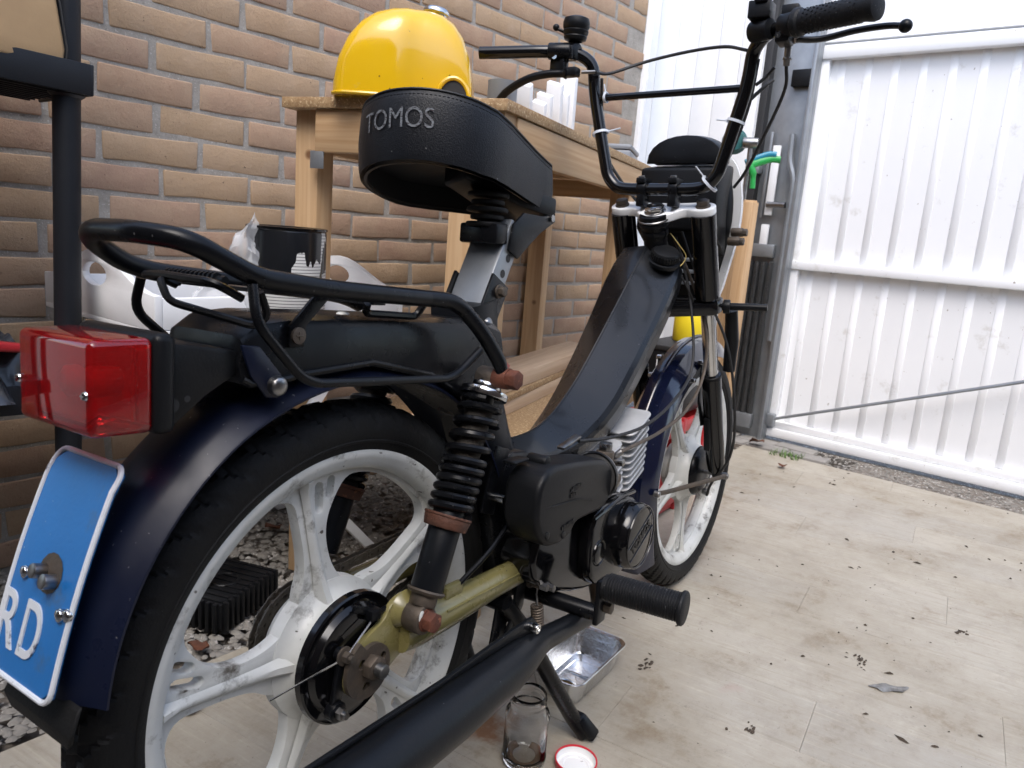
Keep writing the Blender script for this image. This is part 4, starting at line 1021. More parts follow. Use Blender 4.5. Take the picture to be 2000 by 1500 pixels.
# chain adjuster disc and axle nut
ad = []
for k in range(48):
    a = 2 * math.pi * k / 48; ad.append(((.024 + .0125 * (k / 48)) * math.cos(-a + 1.9), (.024 + .0125 * (k / 48)) * math.sin(-a + 1.9)))
me = curve_mesh([ad, [(.017 + .0045 * math.cos(t), .006 + .0055 * math.sin(t)) for t in [2 * math.pi * k / 14 for k in range(14)]], [(-.013 + .005 * math.cos(t), .009 + .0055 * math.sin(t)) for t in [2 * math.pi * k / 14 for k in range(14)]], [(-.006 + .005 * math.cos(t), -.017 + .0045 * math.sin(t)) for t in [2 * math.pi * k / 14 for k in range(14)]]], .002, .0006)
for v in me.vertices: v.co = Vector((v.co.x + .002, -.0630 - v.co.z, v.co.y + TR - .004))
link('chain_adjuster', finish(me, DSTEEL), sw)
b = MB(); b.hexn((0, -.0655, TR), (0, -.0765, TR), .0130); b.build('axle_nut', DSTEEL, sw, bevel=.0012)
b = MB(); b.cyl((0, -.075, TR), (0, -.086, TR), .0068, 16, .0062); 
for k in range(5): b.cyl((0, -.0775 - k * .0018, TR), (0, -.0782 - k * .0018, TR), .0073, 16)
b.cyl((0, .07, TR), (0, -.07, TR), .006, 12); b.build('axle', STEEL, sw)
MB().tube(spline([(.250, -.070, .366), (.19, -.074, .332), (.140, -.068, .304)], 8), .0032, 8).build('brake_cable', BLACK, MP)
MB().tube(spline([(.128, -.064, .300), (.07, -.050, .306), (.015, -.054, .307)], 8), .0030, 8).build('brake_cable', BLACK, MP)

# ------------------------------------------------------------------ engine
eng = MB().prism(chaikin([(.250, .285), (.268, .345), (.33, .352), (.40, .352), (.45, .350), (.515, .345), (.545, .315), (.545, .255), (.52, .222), (.47, .210), (.39, .220), (.30, .250)], 1), -.098, .075).build('engine', GLOSSB, MP, bevel=.008, seg=3)
cov = MB().prism(chaikin([(.372, .340), (.405, .350), (.46, .348), (.50, .345), (.53, .325), (.538, .285), (.525, .245), (.49, .226), (.43, .226), (.385, .240), (.372, .275)], 1), -.120, -.096).build('side_cover', GLOSSB, eng, bevel=.006, seg=3)
b = MB().lathe([(.0, .0475), (.040, .0475), (.046, .046), (.0498, .041), (.0510, .034), (.0510, 0)], (.484, -.098, .290), (0, -1, 0), 56); rc = b.build('round_cover', GLOSSB, eng, smooth=30)
MB().lathe([(.0455, .0476), (.0462, .0490), (.0478, .0488), (.0485, .0472)], (.484, -.098, .290), (0, -1, 0), 56).build('cover_lip', GLOSSB, eng)
tm = text_mesh('TOMOS', .0165, .0011, .0006); xs = [v.co.x for v in tm.vertices]; k = .068 / (max(xs) - min(xs))
cyA = R(28)
for v in tm.vertices:
    x, z = v.co.x * k, v.co.y * 1.05; v.co = Vector((.484 + x * math.cos(cyA) - z * math.sin(cyA), -.1455 - v.co.z, .290 + x * math.sin(cyA) + z * math.cos(cyA)))
link('lettering', finish(tm, PLAST), eng)
b = MB()
for s in (-1, 1): b.tube([(.484 + x * math.cos(cyA) - s * .0125 * math.sin(cyA), -.1458, .290 + x * math.sin(cyA) + s * .0125 * math.cos(cyA)) for x in (-.043, .043)], .0009, 6)
b.build('emblem_lines', GLOSSB, eng)
MB().lathe([(.0, .003), (.013, .003), (.0150, .0018), (.0155, 0)], (.398, -.1195, .283), (0, -1, 0), 28).build('plug', GLOSSB, eng)
MB().lathe([(.0165, 0), (.0185, .0022), (.0195, 0)], (.398, -.1195, .283), (0, -1, 0), 28).build('plug_ring', GLOSSB, eng)
b = MB(); b.lathe([(.004, 0), (.0055, .002), (.008, .0015), (.009, 0)], (.452, -.1200, .258), (0, -1, 0), 16); b.build('screw_hole', GLOSSB, eng)
MB().tube([(.372, -.1205, .338), (.41, -.1215, .3455), (.46, -.1215, .3535), (.50, -.121, .352)], .0032, 8).build('cover_seam', GLOSSB, eng)
for x, z in ((.287, .262), (.305, .255)): MB().hexn((x, -.094, z), (x, -.104, z), .0052).build('case_bolt', STEEL, eng)
# finned cylinder and head
cyl_o = MB().prism([(.49, .30), (.49, .375), (.66, .415), (.675, .33), (.66, .295)], -.035, .035).build('cylinder', ALU, MP, bevel=.01)
fa = Matrix.Rotation(R(-24), 3, 'Y')
def fin(cx_, cz_, lx, wy, th=.0038, rr=.012):
    L = []
    for sx, sy, s in ((1, 1, 0), (-1, 1, 90), (-1, -1, 180), (1, -1, 270)):
        for k in range(5): t = R(s + 90 * k / 4); L.append((sx * (lx / 2 - rr) + rr * math.cos(t), sy * (wy / 2 - rr) + rr * math.sin(t)))
    b = MB(); n = len(L); vs = [Vector((x, y, -th / 2)) for x, y in L] + [Vector((x, y, th / 2)) for x, y in L]
    b.add([fa @ v + Vector((cx_, 0, cz_)) for v in vs], [tuple(range(n))[::-1], tuple(range(n, 2 * n))] + [(i, (i + 1) % n, n + (i + 1) % n, n + i) for i in range(n)])
    return b
for k in range(7): fin(.548 + k * .0032, .385 - k * .0125, .088, .118).build('fin', ALU, cyl_o, bevel=.001, seg=1)
for k in range(9): fin(.632 + k * .0040, .4285 - k * .0130, .080, .142 - .004 * k).build('head_fin', ALU, cyl_o, bevel=.001, seg=1)
b = MB().loft([[fa @ Vector((x, y, z)) + Vector((.63, 0, .425)) for y, z in ((-.020, 0), (-.012, .012), (.012, .012), (.020, 0))] for x in (-.035, .03)]); b.build('head_boss', ALU, cyl_o, bevel=.003)
# air box, clamp and carburettor
ab = MB(); AP = chaikin([(.208, .385), (.212, .420), (.236, .437), (.29, .433), (.35, .427), (.395, .418), (.416, .396), (.412, .364), (.388, .349), (.34, .350), (.312, .350), (.300, .338), (.282, .331), (.248, .333), (.228, .344), (.214, .362)], 1)
air = ab.prism(AP, -.125, -.074).build('air_box', PLAST, MP, bevel=.016, seg=5)
MB().lathe([(.024, 0), (.0325, .001), (.0340, .004), (.0340, .012), (.032, .014), (.024, .016)], (.402, -.098, .388), (1, .12, -.02), 32).build('hose_clamp', STEEL, air)
MB().lathe([(.0355, .003), (.0360, .003), (.0360, .010), (.0355, .010)], (.398, -.098, .388), (1, .12, -.02), 32).build('seam_ring', PLAST, air)
b = MB(); b.cyl((.255, -.080, .436), (.255, -.108, .436), .0085, 16); b.box((.222, -.082, .440), (.034, .018, .004)); b.build('air_box_lug', PLAST, air, bevel=.002)
for x, z in ((.236, .352), (.278, .342)): 
    b = MB(); b.cyl((x, -.1230, z), (x, -.1265, z), .0050, 12); b.build('screw_boss', PLAST, air, bevel=.0008)
MB().tube([(.225, -.1240, .388), (.26, -.1262, .386), (.31, -.1262, .382), (.35, -.1255, .372)], .0010, 6).build('mould_line', PLAST, air)
for i_, (x, z, n_) in enumerate(((.288, .398, 7), (.288, .3905, 4), (.272, .352, 8))):
    b = MB()
    for k in range(n_): b.box((x + k * .0040, -.1256, z + k * .0004), (.0027, .0016, .0042 + .0012 * ((k * 5) % 3)))
    b.build('moulded_mark', PLAST, air)
cb = MB(); cb.cyl((.445, -.085, .386), (.50, -.06, .382), .016, 18); cb.cyl((.470, -.082, .360), (.470, -.082, .412), .0135, 18); cb.box((.470, -.090, .388), (.03, .012, .02)); cb.box((.478, -.10, .372), (.016, .010, .012))
carb = cb.build('carburettor', DSTEEL, MP, bevel=.002)
for p_, q_, r_ in (((.470, -.082, .412), (.470, -.082, .424), .010), ((.476, -.094, .396), (.476, -.110, .398), .006), ((.462, -.094, .380), (.462, -.106, .380), .005), ((.488, -.088, .400), (.494, -.098, .410), .005), ((.482, -.086, .366), (.482, -.103, .362), .0055)):
    MB().cyl(p_, q_, r_, 12).build('carburettor_fitting', STEEL, carb, bevel=.0008)
MB().box((.492, -.088, .354), (.030, .006, .008), Matrix.Rotation(R(32), 3, 'Y')).build('choke_lever', PLAST, carb, bevel=.0015)
MB().box((.395, -.060, .432), (.05, .012, .004), Matrix.Rotation(R(-12), 3, 'Y')).build('cable_bracket', STEEL, carb, bevel=.001)
# footrest bar with rubber peg
fbx = MB(); fbx.tube(fillet([(.300, .05, .235), (.330, -.05, .228), (.352, -.150, .218)], .03), .0115, 14)
foot = fbx.build('footrest_bar', BLACK, MP)
MB().loft([[(x + dx, -.150 + dy, z) for dx, dy in ((-.013, -.004), (.013, -.004), (.013, .004), (-.013, .004))] for x, z in ((.352, .205), (.354, .235), (.354, .268))]).build('peg_bracket', BLACK, foot, bevel=.003)
b = MB(); b.hexn((.362, -.152, .226), (.362, -.164, .226), .0085); b.build('bolt', DSTEEL, foot, bevel=.001)
b = MB(); P0, P1 = Vector((.354, -.154, .258)), Vector((.362, -.262, .258)); pr = []
nrib = 26
for k in range(nrib * 4 + 1):
    t = k / (nrib * 4); pr.append((.0182 + (.0011 if k % 4 in (0, 1) else -.0003), t * .098 + .006))
b.lathe([(.0, 0), (.0165, 0), (.0165, .006)] + pr + [(.0215, .104), (.0225, .105), (.0225, .1085), (.021, .110), (0, .110)], P0, P1 - P0, 36); b.build('peg_rubber', GRIPM, foot, smooth=50)
# exhaust
ex = MB(); ep = [(.405, -.118, .190), (.36, -.118, .196), (.30, -.119, .203), (.262, -.119, .207), (.242, -.119, .209), (.222, -.120, .209), (.200, -.121, .208), (.16, -.122, .206), (.05, -.125, .205), (-.10, -.129, .206), (-.24, -.133, .207), (-.262, -.134, .207)]
er = [.0130, .0135, .0145, .0152, .0180, .0215, .0250, .0290, .0312, .0318, .0315, .027]
exo = ex.tube([V(*p) for p in ep], er, 32).build('exhaust', BLACKM, MP, smooth=30)
b = MB().loft([[(x, -.119 + dy, z + dz) for dy, dz in ((-.0025, 0), (.0025, 0), (.0025, h), (-.0025, h))] for x, z, h in ((.25, .222, .004), (.225, .228, .022), (.185, .236, .014), (.05, .238, .006), (-.10, .240, .005), (-.22, .241, .004))]); b.build('seam_flange', BLACKM, exo, bevel=.001)
b = MB(); b.cyl((.222, -.119, .239), (.222, -.132, .239), .0062, 16); b.lathe([(0, -.002), (.0032, -.002), (.0032, 0)], (.222, -.1325, .239), (0, -1, 0), 6); b.build('bolt', CHROME, exo, bevel=.0006)
MB().tube(spline([(.405, -.118, .190), (.47, -.095, .175), (.56, -.04, .19), (.62, -.01, .25)], 6), .013, 14).build('exhaust_pipe', BLACKM, exo)
# centre stand
sdl = MB(); sdl.tube(fillet([(.262, -.055, .235), (.300, -.062, .190), (.425, -.090, .005), (.440, -.105, -.022)], .02), [.0115] * 3 + [.0118] * 12 + [.0115] * 1, 14)
stand = sdl.build('centre_stand', BLACK, MP)
MB().tube(fillet([(.262, .055, .235), (.300, .062, .190), (.425, .090, -.005), (.440, .105, -.030)], .02), .0115, 14).build('stand_leg', BLACK, stand)
MB().tube([(.262, -.06, .235), (.262, .06, .235)], .012, 14).build('pivot_tube', BLACK, stand)
MB().loft([[(.428 + x, -.090 + y, .004 + z) for x, y, z in ((-.008, -.012, .004), (.012, -.014, .008), (.014, .012, .008), (-.008, .012, .004))], [(.447 + x, -.110 + y, -.024 + z) for x, y, z in ((-.012, -.013, -.004), (.012, -.013, .004), (.014, .013, .004), (-.012, .013, -.004))]]).build('foot', BLACK, stand, bevel=.004)
b = MB().loft([[(x - .016, y, z), (x + .018, y, z + .004), (x + .018, y + .004, z + .004), (x - .016, y + .004, z)] for x, y, z in ((.262, -.05, .285), (.268, -.052, .235), (.258, -.05, .165), (.275, -.05, .140))]); b.build('stand_bracket', BLACK, stand, bevel=.001)
b = MB().loft([[(x - .012, y, z), (x + .012, y, z + .004), (x + .012, y + .004, z + .004), (x - .012, y + .004, z)] for x, y, z in ((.292, -.062, .262), (.285, -.064, .22), (.262, -.062, .175))]); b.build('spring_plate', BLACK, stand, bevel=.001)
coil((.284, -.092, .236), (.292, -.094, .180), .0075, .0015, 15, 14, 6).build('stand_spring', DSTEEL, stand)
MB().tube([(.286, -.090, .262), (.284, -.090, .250), (.283, -.092, .246), (.284, -.092, .236)], .0013, 6).build('spring_hook', STEEL, stand)
b = MB(); b.hexn((.287, -.078, .263), (.287, -.092, .263), .0062); b.cyl((.287, -.076, .263), (.287, -.080, .263), .008, 14); b.build('nut', DSTEEL, stand)
MB().tube([(.262, -.08, .196), (.275, -.08, .190), (.288, -.08, .178)], .0016, 6).build('bent_wire', CHROME, stand)

# ------------------------------------------------------------------ fork and front end
fax = Vector((-.433, 0, .901))
def fk(z): return .79 + (.79 - z) * .482
for s in (-1, 1):
    y = .078 * s
    b = MB().tube([(fk(.79), y, .79), (fk(.645), y, .645)], .0225, 24); leg = b.build('fork_leg', GLOSSB, MP)
    MB().tube([(fk(.64), y, .64), (fk(.47), y, .47)], .0142, 22).build('stanchion', CHROME, leg)
    MB().tube([(fk(.492), y, .492), (fk(.486), y, .486), (fk(.36), y, .36), (fk(.30), y, .30), (fk(.278), y, .278)], [.0185, .0195, .0195, .0195, .0165], 24).build('lower_tube', GLOSSB, leg, smooth=50)
    MB().lathe([(.0185, 0), (.0205, .001), (.0205, .006), (.0185, .007)], (fk(.486), y, .486), fax, 24).build('dust_ring', PLAST, leg)
    MB().loft([[(x - .012, y - .008, z), (x + .012, y - .008, z), (x + .012, y + .008, z), (x - .012, y + .008, z)] for x, z in ((fk(.285), .285), (1.05, .262), (1.06, .252))]).build('axle_lug', BLACK, leg, bevel=.003)
# top crown (white casting) and lower crown
crw = []
CR = [(-.100, .006, .013), (-.090, -.004, .016), (-.070, -.008, .016), (-.048, .002, .013), (-.025, -.032, .022), (0, -.044, .027), (.025, -.032, .022), (.048, .002, .013), (.070, -.008, .016), (.090, -.004, .016), (.100, .006, .013)]
tpx = fk(.792); loop_ = []
for y, xb, _ in CR: loop_.append((tpx + xb - .012, y))
for y, xf in ((.098, .016), (.078, .024), (.04, .018), (0, .016), (-.04, .018), (-.078, .024), (-.098, .016)): loop_.append((tpx + xf, y))
loop_ = chaikin(loop_, 2); n = len(loop_)
Rk = Matrix.Rotation(R(-27), 3, 'Y')
def cpt(x, y, z): return Rk @ Vector((x - tpx, y, z)) + Vector((tpx, 0, .795))
b = MB(); b.add([cpt(x, y, -.008) for x, y in loop_] + [cpt(x, y, .008) for x, y in loop_], [tuple(range(n))[::-1], tuple(range(n, 2 * n))] + [(i, (i + 1) % n, n + (i + 1) % n, n + i) for i in range(n)])
crown = b.build('top_crown', WHITEG, MP, bevel=.004, seg=3)
b = MB()
for k, (dx, dy, r_, h, m_) in enumerate(((.0, .078, .0115, .014, DSTEEL), (.0, -.078, .0115, .014, DSTEEL))):
    bb = MB(); bb.hexn(cpt(tpx + dx, dy, .010), cpt(tpx + dx, dy, .010 + h * .7), r_); bb.cyl(cpt(tpx + dx, dy, .007), cpt(tpx + dx, dy, .011), r_ * 1.15, 20); bb.build('crown_bolt', m_, crown, bevel=.0012)
bb = MB(); bb.cyl(cpt(tpx - .030, 0, .007), cpt(tpx - .030, 0, .011), .0195, 28); bb.hexn(cpt(tpx - .030, 0, .010), cpt(tpx - .030, 0, .019), .0180); bb.cyl(cpt(tpx - .030, 0, .018), cpt(tpx - .030, 0, .021), .0150, 24); bb.build('stem_nut', CHROME, crown, bevel=.0012)
lc = []
zc = .628; lx = fk(zc)
for y, xb in ((-.105, .005), (-.100, -.020), (-.078, -.030), (-.04, -.044), (0, -.060), (.04, -.044), (.078, -.030), (.100, -.020), (.105, .005), (.10, .024), (.078, .030), (0, .014), (-.078, .030), (-.10, .024)): lc.append((lx + xb, y))
lc = chaikin(lc, 2); n = len(lc); Rl = Matrix.Rotation(R(-18), 3, 'Y')
def lpt(x, y, z): return Rl @ Vector((x - lx, y, z)) + Vector((lx, 0, zc))
b = MB(); b.add([lpt(x, y, -.012) for x, y in lc] + [lpt(x, y, .012) for x, y in lc], [tuple(range(n))[::-1], tuple(range(n, 2 * n))] + [(i, (i + 1) % n, n + (i + 1) % n, n + i) for i in range(n)])
lcr = b.build('lower_crown', GLOSSB, MP, bevel=.003)
# vented black plate between the legs
vp_ = MB().box((.892, 0, .70), (.006, .125, .16), Matrix.Rotation(R(-25), 3, 'Y')).build('headlight_bracket', PLAST, MP, bevel=.002)
for k in range(3):
    zz = .668 + k * .022; b = MB().box((.892 - (zz - .70) * -.0 + .0 - (zz - .70) * .466 - .0036, -.012, zz), (.0012, .058 - .004 * k, .0075), Matrix.Rotation(R(-25), 3, 'Y')); b.build('pale_stripe', GREYPVC if False else ZIP, vp_, bevel=.0004)
# headlight shell: black box behind a white number-board fairing, dark visor on top
hb = MB().loft([[(x, -w_, z0), (x, w_, z0), (x, w_, z1), (x, -w_, z1)] for x, w_, z0, z1 in ((.852, .078, .765, .880), (.91, .080, .735, .892), (.940, .076, .720, .895))]).build('headlight_shell', PLAST, MP, bevel=.006)
vs_ = []
for k in range(13):
    a = R(180 * k / 12); vs_.append((.075 * math.cos(a), .890 + .052 * math.sin(a) ** .8))
b = MB().loft([[(.868, y, z) for y, z in vs_], [(.905, y * 1.03, z + .006) for y, z in vs_], [(.915, y * .97, z + .004) for y, z in vs_]]); b.build('instrument_visor', BLACKM, hb, bevel=.002)
b = MB().loft([[(.876, .030 + .02 * math.cos(t), .893 + .001) for t in [0]]] * 1) if False else None
for y in (.03, -.035): MB().lathe([(0, .0015), (.016, .0015), (.019, 0)], (.880, y, .8905), (-.2, 0, 1), 22).build('dial', GLOSSB, hb)
FO = [(-.080, .900), (-.094, .870), (-.101, .825), (-.099, .780), (-.090, .735), (-.078, .690), (-.068, .650), (-.055, .632), (0, .628)]
FO2 = FO + [(-y, z) for y, z in FO[::-1][1:]] + [(.06, .915), (0, .922), (-.06, .915)]
def fair(dx, f): return [(.958 + dx + (.80 - z) * .10 - abs(y) * abs(y) * 2.4, y * f, .78 + (z - .78) * f) for y, z in chaikin(FO2, 1)]
fro = MB().loft([fair(0, 1), fair(.004, 1.005), fair(.022, .97), fair(.034, .86), fair(.038, .6), fair(.039, .1)]).build('front_fairing', WHITEG, MP, smooth=45)
MB().loft([fair(-.003, .86), fair(-.014, .84), fair(-.020, .80)], caps=True).build('inner_shell', PLAST, fro, smooth=45)
for z, dx in ((.782, 0), (.80, .014)):
    b = MB(); b.cyl((.915 + dx, -.088, z - .03), (.915 + dx, -.110, z - .03), .0085, 14); b.hexn((.915 + dx, -.108, z - .03), (.915 + dx, -.118, z - .03), .0075); b.build('bolt', DSTEEL, fro, bevel=.001)
# indicator stem
b = MB(); b.cyl((.905, -.085, .628), (.920, -.175, .632), .0072, 14); b.cyl((.905, -.096, .628), (.908, -.108, .6285), .0135, 18); ind = b.build('indicator_stem', PLAST, MP, bevel=.001)
MB().tube([(.93, -.105, .622), (.955, -.105, .56), (.965, -.103, .50)], [.012, .014, .012], 14).build('cable_guide', PLAST, ind)
# front fender
def ff_flare(t): return .0 + max(0, t - .80) * .10
ff = MB().loft(fender(WBX, TR, 62, 212, .292, .042, .036, 56, ff_flare)).build('front_fender', NAVY, MP, smooth=45)
b = MB(); b.tube([Vector((WBX + (.2945 + ff_flare((a - 62) / 150)) * math.cos(R(a)), 0, TR + (.2945 + ff_flare((a - 62) / 150)) * math.sin(R(a)))) for a in range(64, 211, 4)], .0032, 8); b.build('centre_ridge', NAVY, ff)
for s in (-1, 1):
    b = MB().tube([(.792, .0445 * s, .268), (.825, .0535 * s, .267), (1.035, .100 * s, .268)], .0042, 10, flat=(1.2, .8)); b.build('fender_stay', DSTEEL, ff)
    b = MB(); b.cyl((.792, .041 * s, .268), (.792, .050 * s, .268), .0065, 14); b.ball((.792, .05 * s, .268), .006, 6, (1, .5, 1)); b.build('screw', STEEL, ff)
    b = MB().loft([[(x - .014, y * s, z), (x + .014, y * s, z), (x + .014, (y + .003) * s, z), (x - .014, (y + .003) * s, z)] for x, y, z in ((.975, .046, .515), (.975, .0455, .49), (.965, .050, .43), (.975, .058, .38))]); b.build('fender_bracket', BLACK, ff, bevel=.001)
    for x, z in ((.962, .510), (.925, .475)):
        b = MB(); b.cyl((x, .040 * s, z), (x, .0495 * s, z), .005, 12); b.ball((x, .0495 * s, z), .0048, 6, (1, .5, 1)); b.build('screw', CHROME, ff)

# ------------------------------------------------------------------ handlebar and controls
HR = .0112
hbp = [(.655, -.335, 1.062), (.700, -.215, 1.066), (.735, -.170, 1.068), (.752, -.146, 1.050), (.757, -.142, 1.00), (.762, -.122, .92), (.765, -.104, .852), (.766, -.084, .832), (.766, -.06, .829), (.766, 0, .829)]
full_ = [V(*p) for p in hbp] + [V(p[0], -p[1], p[2]) for p in hbp[::-1][1:]]
path_h = fillet(full_, [0, .03, .03, .03, .03, .05, .03, .025, .02, 0, .02, .025, .03, .05, .03, .03, .03, .03, 0], 6)
hbar = MB().tube(path_h, HR, 18).build('handlebar', GLOSSB, MP)
MB().tube([(.758, .134, .992), (.758, -.134, .992)], .0062, 12).build('crossbar', GLOSSB, hbar)
for s in (-1, 1):
    b = MB(); b.loft([[(.766 + dx, .030 * s + dy, z) for dx, dy in ((-.013, -.0075), (.013, -.0075), (.013, .0075), (-.013, .0075))] for z in (.798, .826)]); b.cyl((.766, .030 * s - .0085, .829), (.766, .030 * s + .0085, .829), .0165, 20)
    b.box((.766, .030 * s, .843), (.036, .017, .010)); b.build('bar_clamp', BLACK, hbar, bevel=.002)
    bb = MB(); bb.lathe([(.003, 0), (.003, .003), (.0055, .003), (.0055, 0)], (.754, .030 * s, .848), (-.3, 0, 1), 16); bb.build('clamp_screw', STEEL, hbar)
# right grip with dimples
g0, g1 = V(.698, -.222, 1.066), V(.652, -.345, 1.062); ga = (g1 - g0).normalized()
b = MB(); b.lathe([(.0115, 0), (.0195, .0), (.0215, .003), (.0205, .010), (.0170, .013), (.0172, .05), (.0182, .09), (.0172, .112), (.0185, .118), (.0195, .124), (.0185, .1295), (.012, .132), (0, .132)], g0, ga, 40)
grip = b.build('throttle_grip', GRIPM, hbar, smooth=40)
u = ga.orthogonal().normalized(); v2 = ga.cross(u); b = MB()
for i in range(12):
    for k in range(16):
        a = 2 * math.pi * (k + .5 * (i % 2)) / 16; d = u * math.cos(a) + v2 * math.sin(a); p = g0 + ga * (.022 + i * .0074) + d * .0176; b.cyl(p - d * .0004, p + d * .0008, .0017, 6)
b.build('grip_dots', GRIPM, grip)
cx0 = V(.706, -.200, 1.066)
b = MB(); b.cyl(cx0, g0 + ga * .001, .0175, 24); b.box(cx0 + V(.010, -.004, -.014), (.034, .022, .020)); b.box(cx0 + V(.012, -.010, .022), (.030, .026, .020)); thr = b.build('throttle_housing', PLAST, hbar, bevel=.003)
b = MB(); b.box(V(.712, -.165, 1.094), (.034, .034, .026)); b.box(V(.700, -.168, 1.108), (.020, .020, .012)); b.cyl((.724, -.150, 1.068), (.712, -.182, 1.067), .0165, 18); b.build('switch_block', PLAST, hbar, bevel=.002)
b = MB(); b.cyl((.696, -.200, 1.052), (.692, -.200, 1.050), .0042, 10); b.build('screw', CHROME, thr)
lr = spline([(.735, -.215, 1.054), (.752, -.25, 1.056), (.748, -.30, 1.062), (.735, -.345, 1.060), (.718, -.372, 1.052)], 6)
b = MB().tube(lr, [.0085] + [.0062] * (len(lr) - 2) + [.0062], 12, flat=(.75, 1.25)); b.ball(lr[-1], .0095, 10); b.build('brake_lever', BLACK, hbar)
b = MB(); b.cyl((.735, -.206, 1.050), (.745, -.204, 1.018), .0055, 12); b.cyl((.742, -.205, 1.030), (.7425, -.205, 1.026), .0075, 12); b.build('cable_adjuster', STEEL, hbar, bevel=.0006)
# left bare bar end with lever and bell
b = MB(); b.cyl((.716, .176, 1.067), (.700, .214, 1.066), .0148, 20); b.box((.716, .198, 1.044), (.020, .030, .030)); b.box((.716, .174, 1.030), (.020, .034, .016)); lvb = b.build('lever_bracket', BLACK, hbar, bevel=.003)
b = MB(); b.cyl((.700, .198, 1.055), (.696, .198, 1.055), .0050, 12); b.build('screw', CHROME, lvb)
ll = spline([(.712, .180, 1.028), (.700, .215, 1.026), (.692, .25, 1.018), (.690, .29, 1.000), (.690, .315, .978)], 6)
b = MB().tube(ll, [.0105] + [.0072] * (len(ll) - 2) + [.0058], 12, flat=(1.0, 1.1)); b.ball(ll[-1], .0105, 10); b.build('brake_lever', BLACK, hbar)
MB().cyl((.720, .152, 1.030), (.726, .128, 1.030), .0034, 10).build('cable_adjuster', STEEL, hbar)
bc = V(.728, .176, 1.068)
b = MB(); b.lathe([(.013, .018), (.0195, .021), (.0215, .026), (.0205, .028), (.0225, .031), (.0235, .036), (.0220, .038), (.0240, .041), (.0245, .050), (.0225, .057), (.014, .0605), (0, .0615)], bc, (-.06, -.05, 1), 36); bell = b.build('bell', PLAST, hbar, smooth=40)
b = MB(); b.cyl(bc + V(0, 0, .010), bc + V(0, 0, .020), .009, 14); b.cyl(bc + V(0, .010, 0), bc + V(-.004, -.010, 0), .0155, 20); b.box(bc + V(-.014, 0, -.004), (.012, .014, .024)); b.build('bell_clamp', BLACK, bell, bevel=.002)
b = MB(); b.cyl(bc + V(-.010, .012, .032), bc + V(-.018, .030, .040), .003, 8); b.ball(bc + V(-.018, .031, .0415), .0062, 8); b.build('bell_striker', PLAST, bell)
# cables and zip ties
def cable(pts_, r_=.0028, m_=BSTRIP, nm='cable'): return MB().tube(spline([V(*p) for p in pts_], 8), r_, 8).build(nm, m_, MP)
cable([(.745, -.204, 1.018), (.765, -.200, .985), (.800, -.165, .92), (.835, -.130, .868), (.86, -.105, .845)])
cable([(.730, .128, 1.030), (.760, .115, 1.035), (.80, .06, 1.062), (.80, -.02, 1.072), (.775, -.09, 1.066), (.752, -.135, 1.05)])
cable([(.735, .118, 1.020), (.766, .128, .97), (.772, .118, .90), (.79, .090, .85), (.815, .06, .81)])
cable([(.752, -.155, 1.035), (.772, -.142, .97), (.776, -.122, .90), (.772, -.100, .85), (.785, -.06, .82)], .0042)
cable([(.768, -.152, .998), (.775, -.165, 1.012), (.772, -.178, 1.025)], .0028)
cable([(.770, -.132, .955), (.778, -.140, .975), (.790, -.160, 1.0), (.80, -.17, 1.012)], .0032)
cable([(.82, -.03, .76), (.845, -.060, .68), (.875, -.120, .56), (.93, -.135, .42), (1.0, -.115, .32), (1.03, -.075, .25), (1.045, -.062, .215)])
cable([(.82, -.02, .75), (.83, -.05, .66), (.82, -.075, .56), (.79, -.085, .50), (.70, -.090, .46), (.60, -.085, .432), (.50, -.072, .425), (.42, -.062, .43)])
cable([(.835, -.01, .75), (.855, -.062, .64), (.865, -.085, .56), (.84, -.092, .49), (.76, -.095, .44), (.66, -.09, .415), (.56, -.09, .408), (.49, -.098, .410)], .0030, DSTEEL)
cable([(.80, -.01, .74), (.80, -.045, .68), (.83, -.06, .64), (.85, -.05, .63)], .0020)
cable([(.945, -.066, .48), (.952, -.070, .44), (.962, -.072, .40)], .0026)
MB().box((.975, -.072, .365), (.020, .014, .075), Matrix.Rotation(R(-18), 3, 'Y')).build('brake_light_switch', PLAST, MP, bevel=.003)
cable([(.795, -.018, .755), (.80, -.035, .735), (.815, -.045, .715), (.80, -.040, .695), (.785, -.032, .690)], .0009, WIRE, 'loose_wire')
for p_, ax_, r_, tail in (((.758, .118, .992), (0, 1, 0), .0085, (0, .004, .016)), ((.762, .125, .930), (.03, .3, 1), .0140, (.006, -.022, .006)), ((.764, -.127, .940), (.03, -.3, 1), .0140, (-.004, .018, .002)), ((.766, -.092, .838), (0, -.6, .6), .0160, (-.012, .012, .016))):
    b = MB(); b.lathe([(r_, -.0022), (r_ + .0012, -.0022), (r_ + .0012, .0022), (r_, .0022)], p_, ax_, 22, loop=True); q = V(*p_) + V(*tail).normalized() * r_
    b.box(q, (.005, .005, .005)); b.tube([q, q + V(*tail)], .0014, 6); b.build('zip_tie', ZIP, MP)

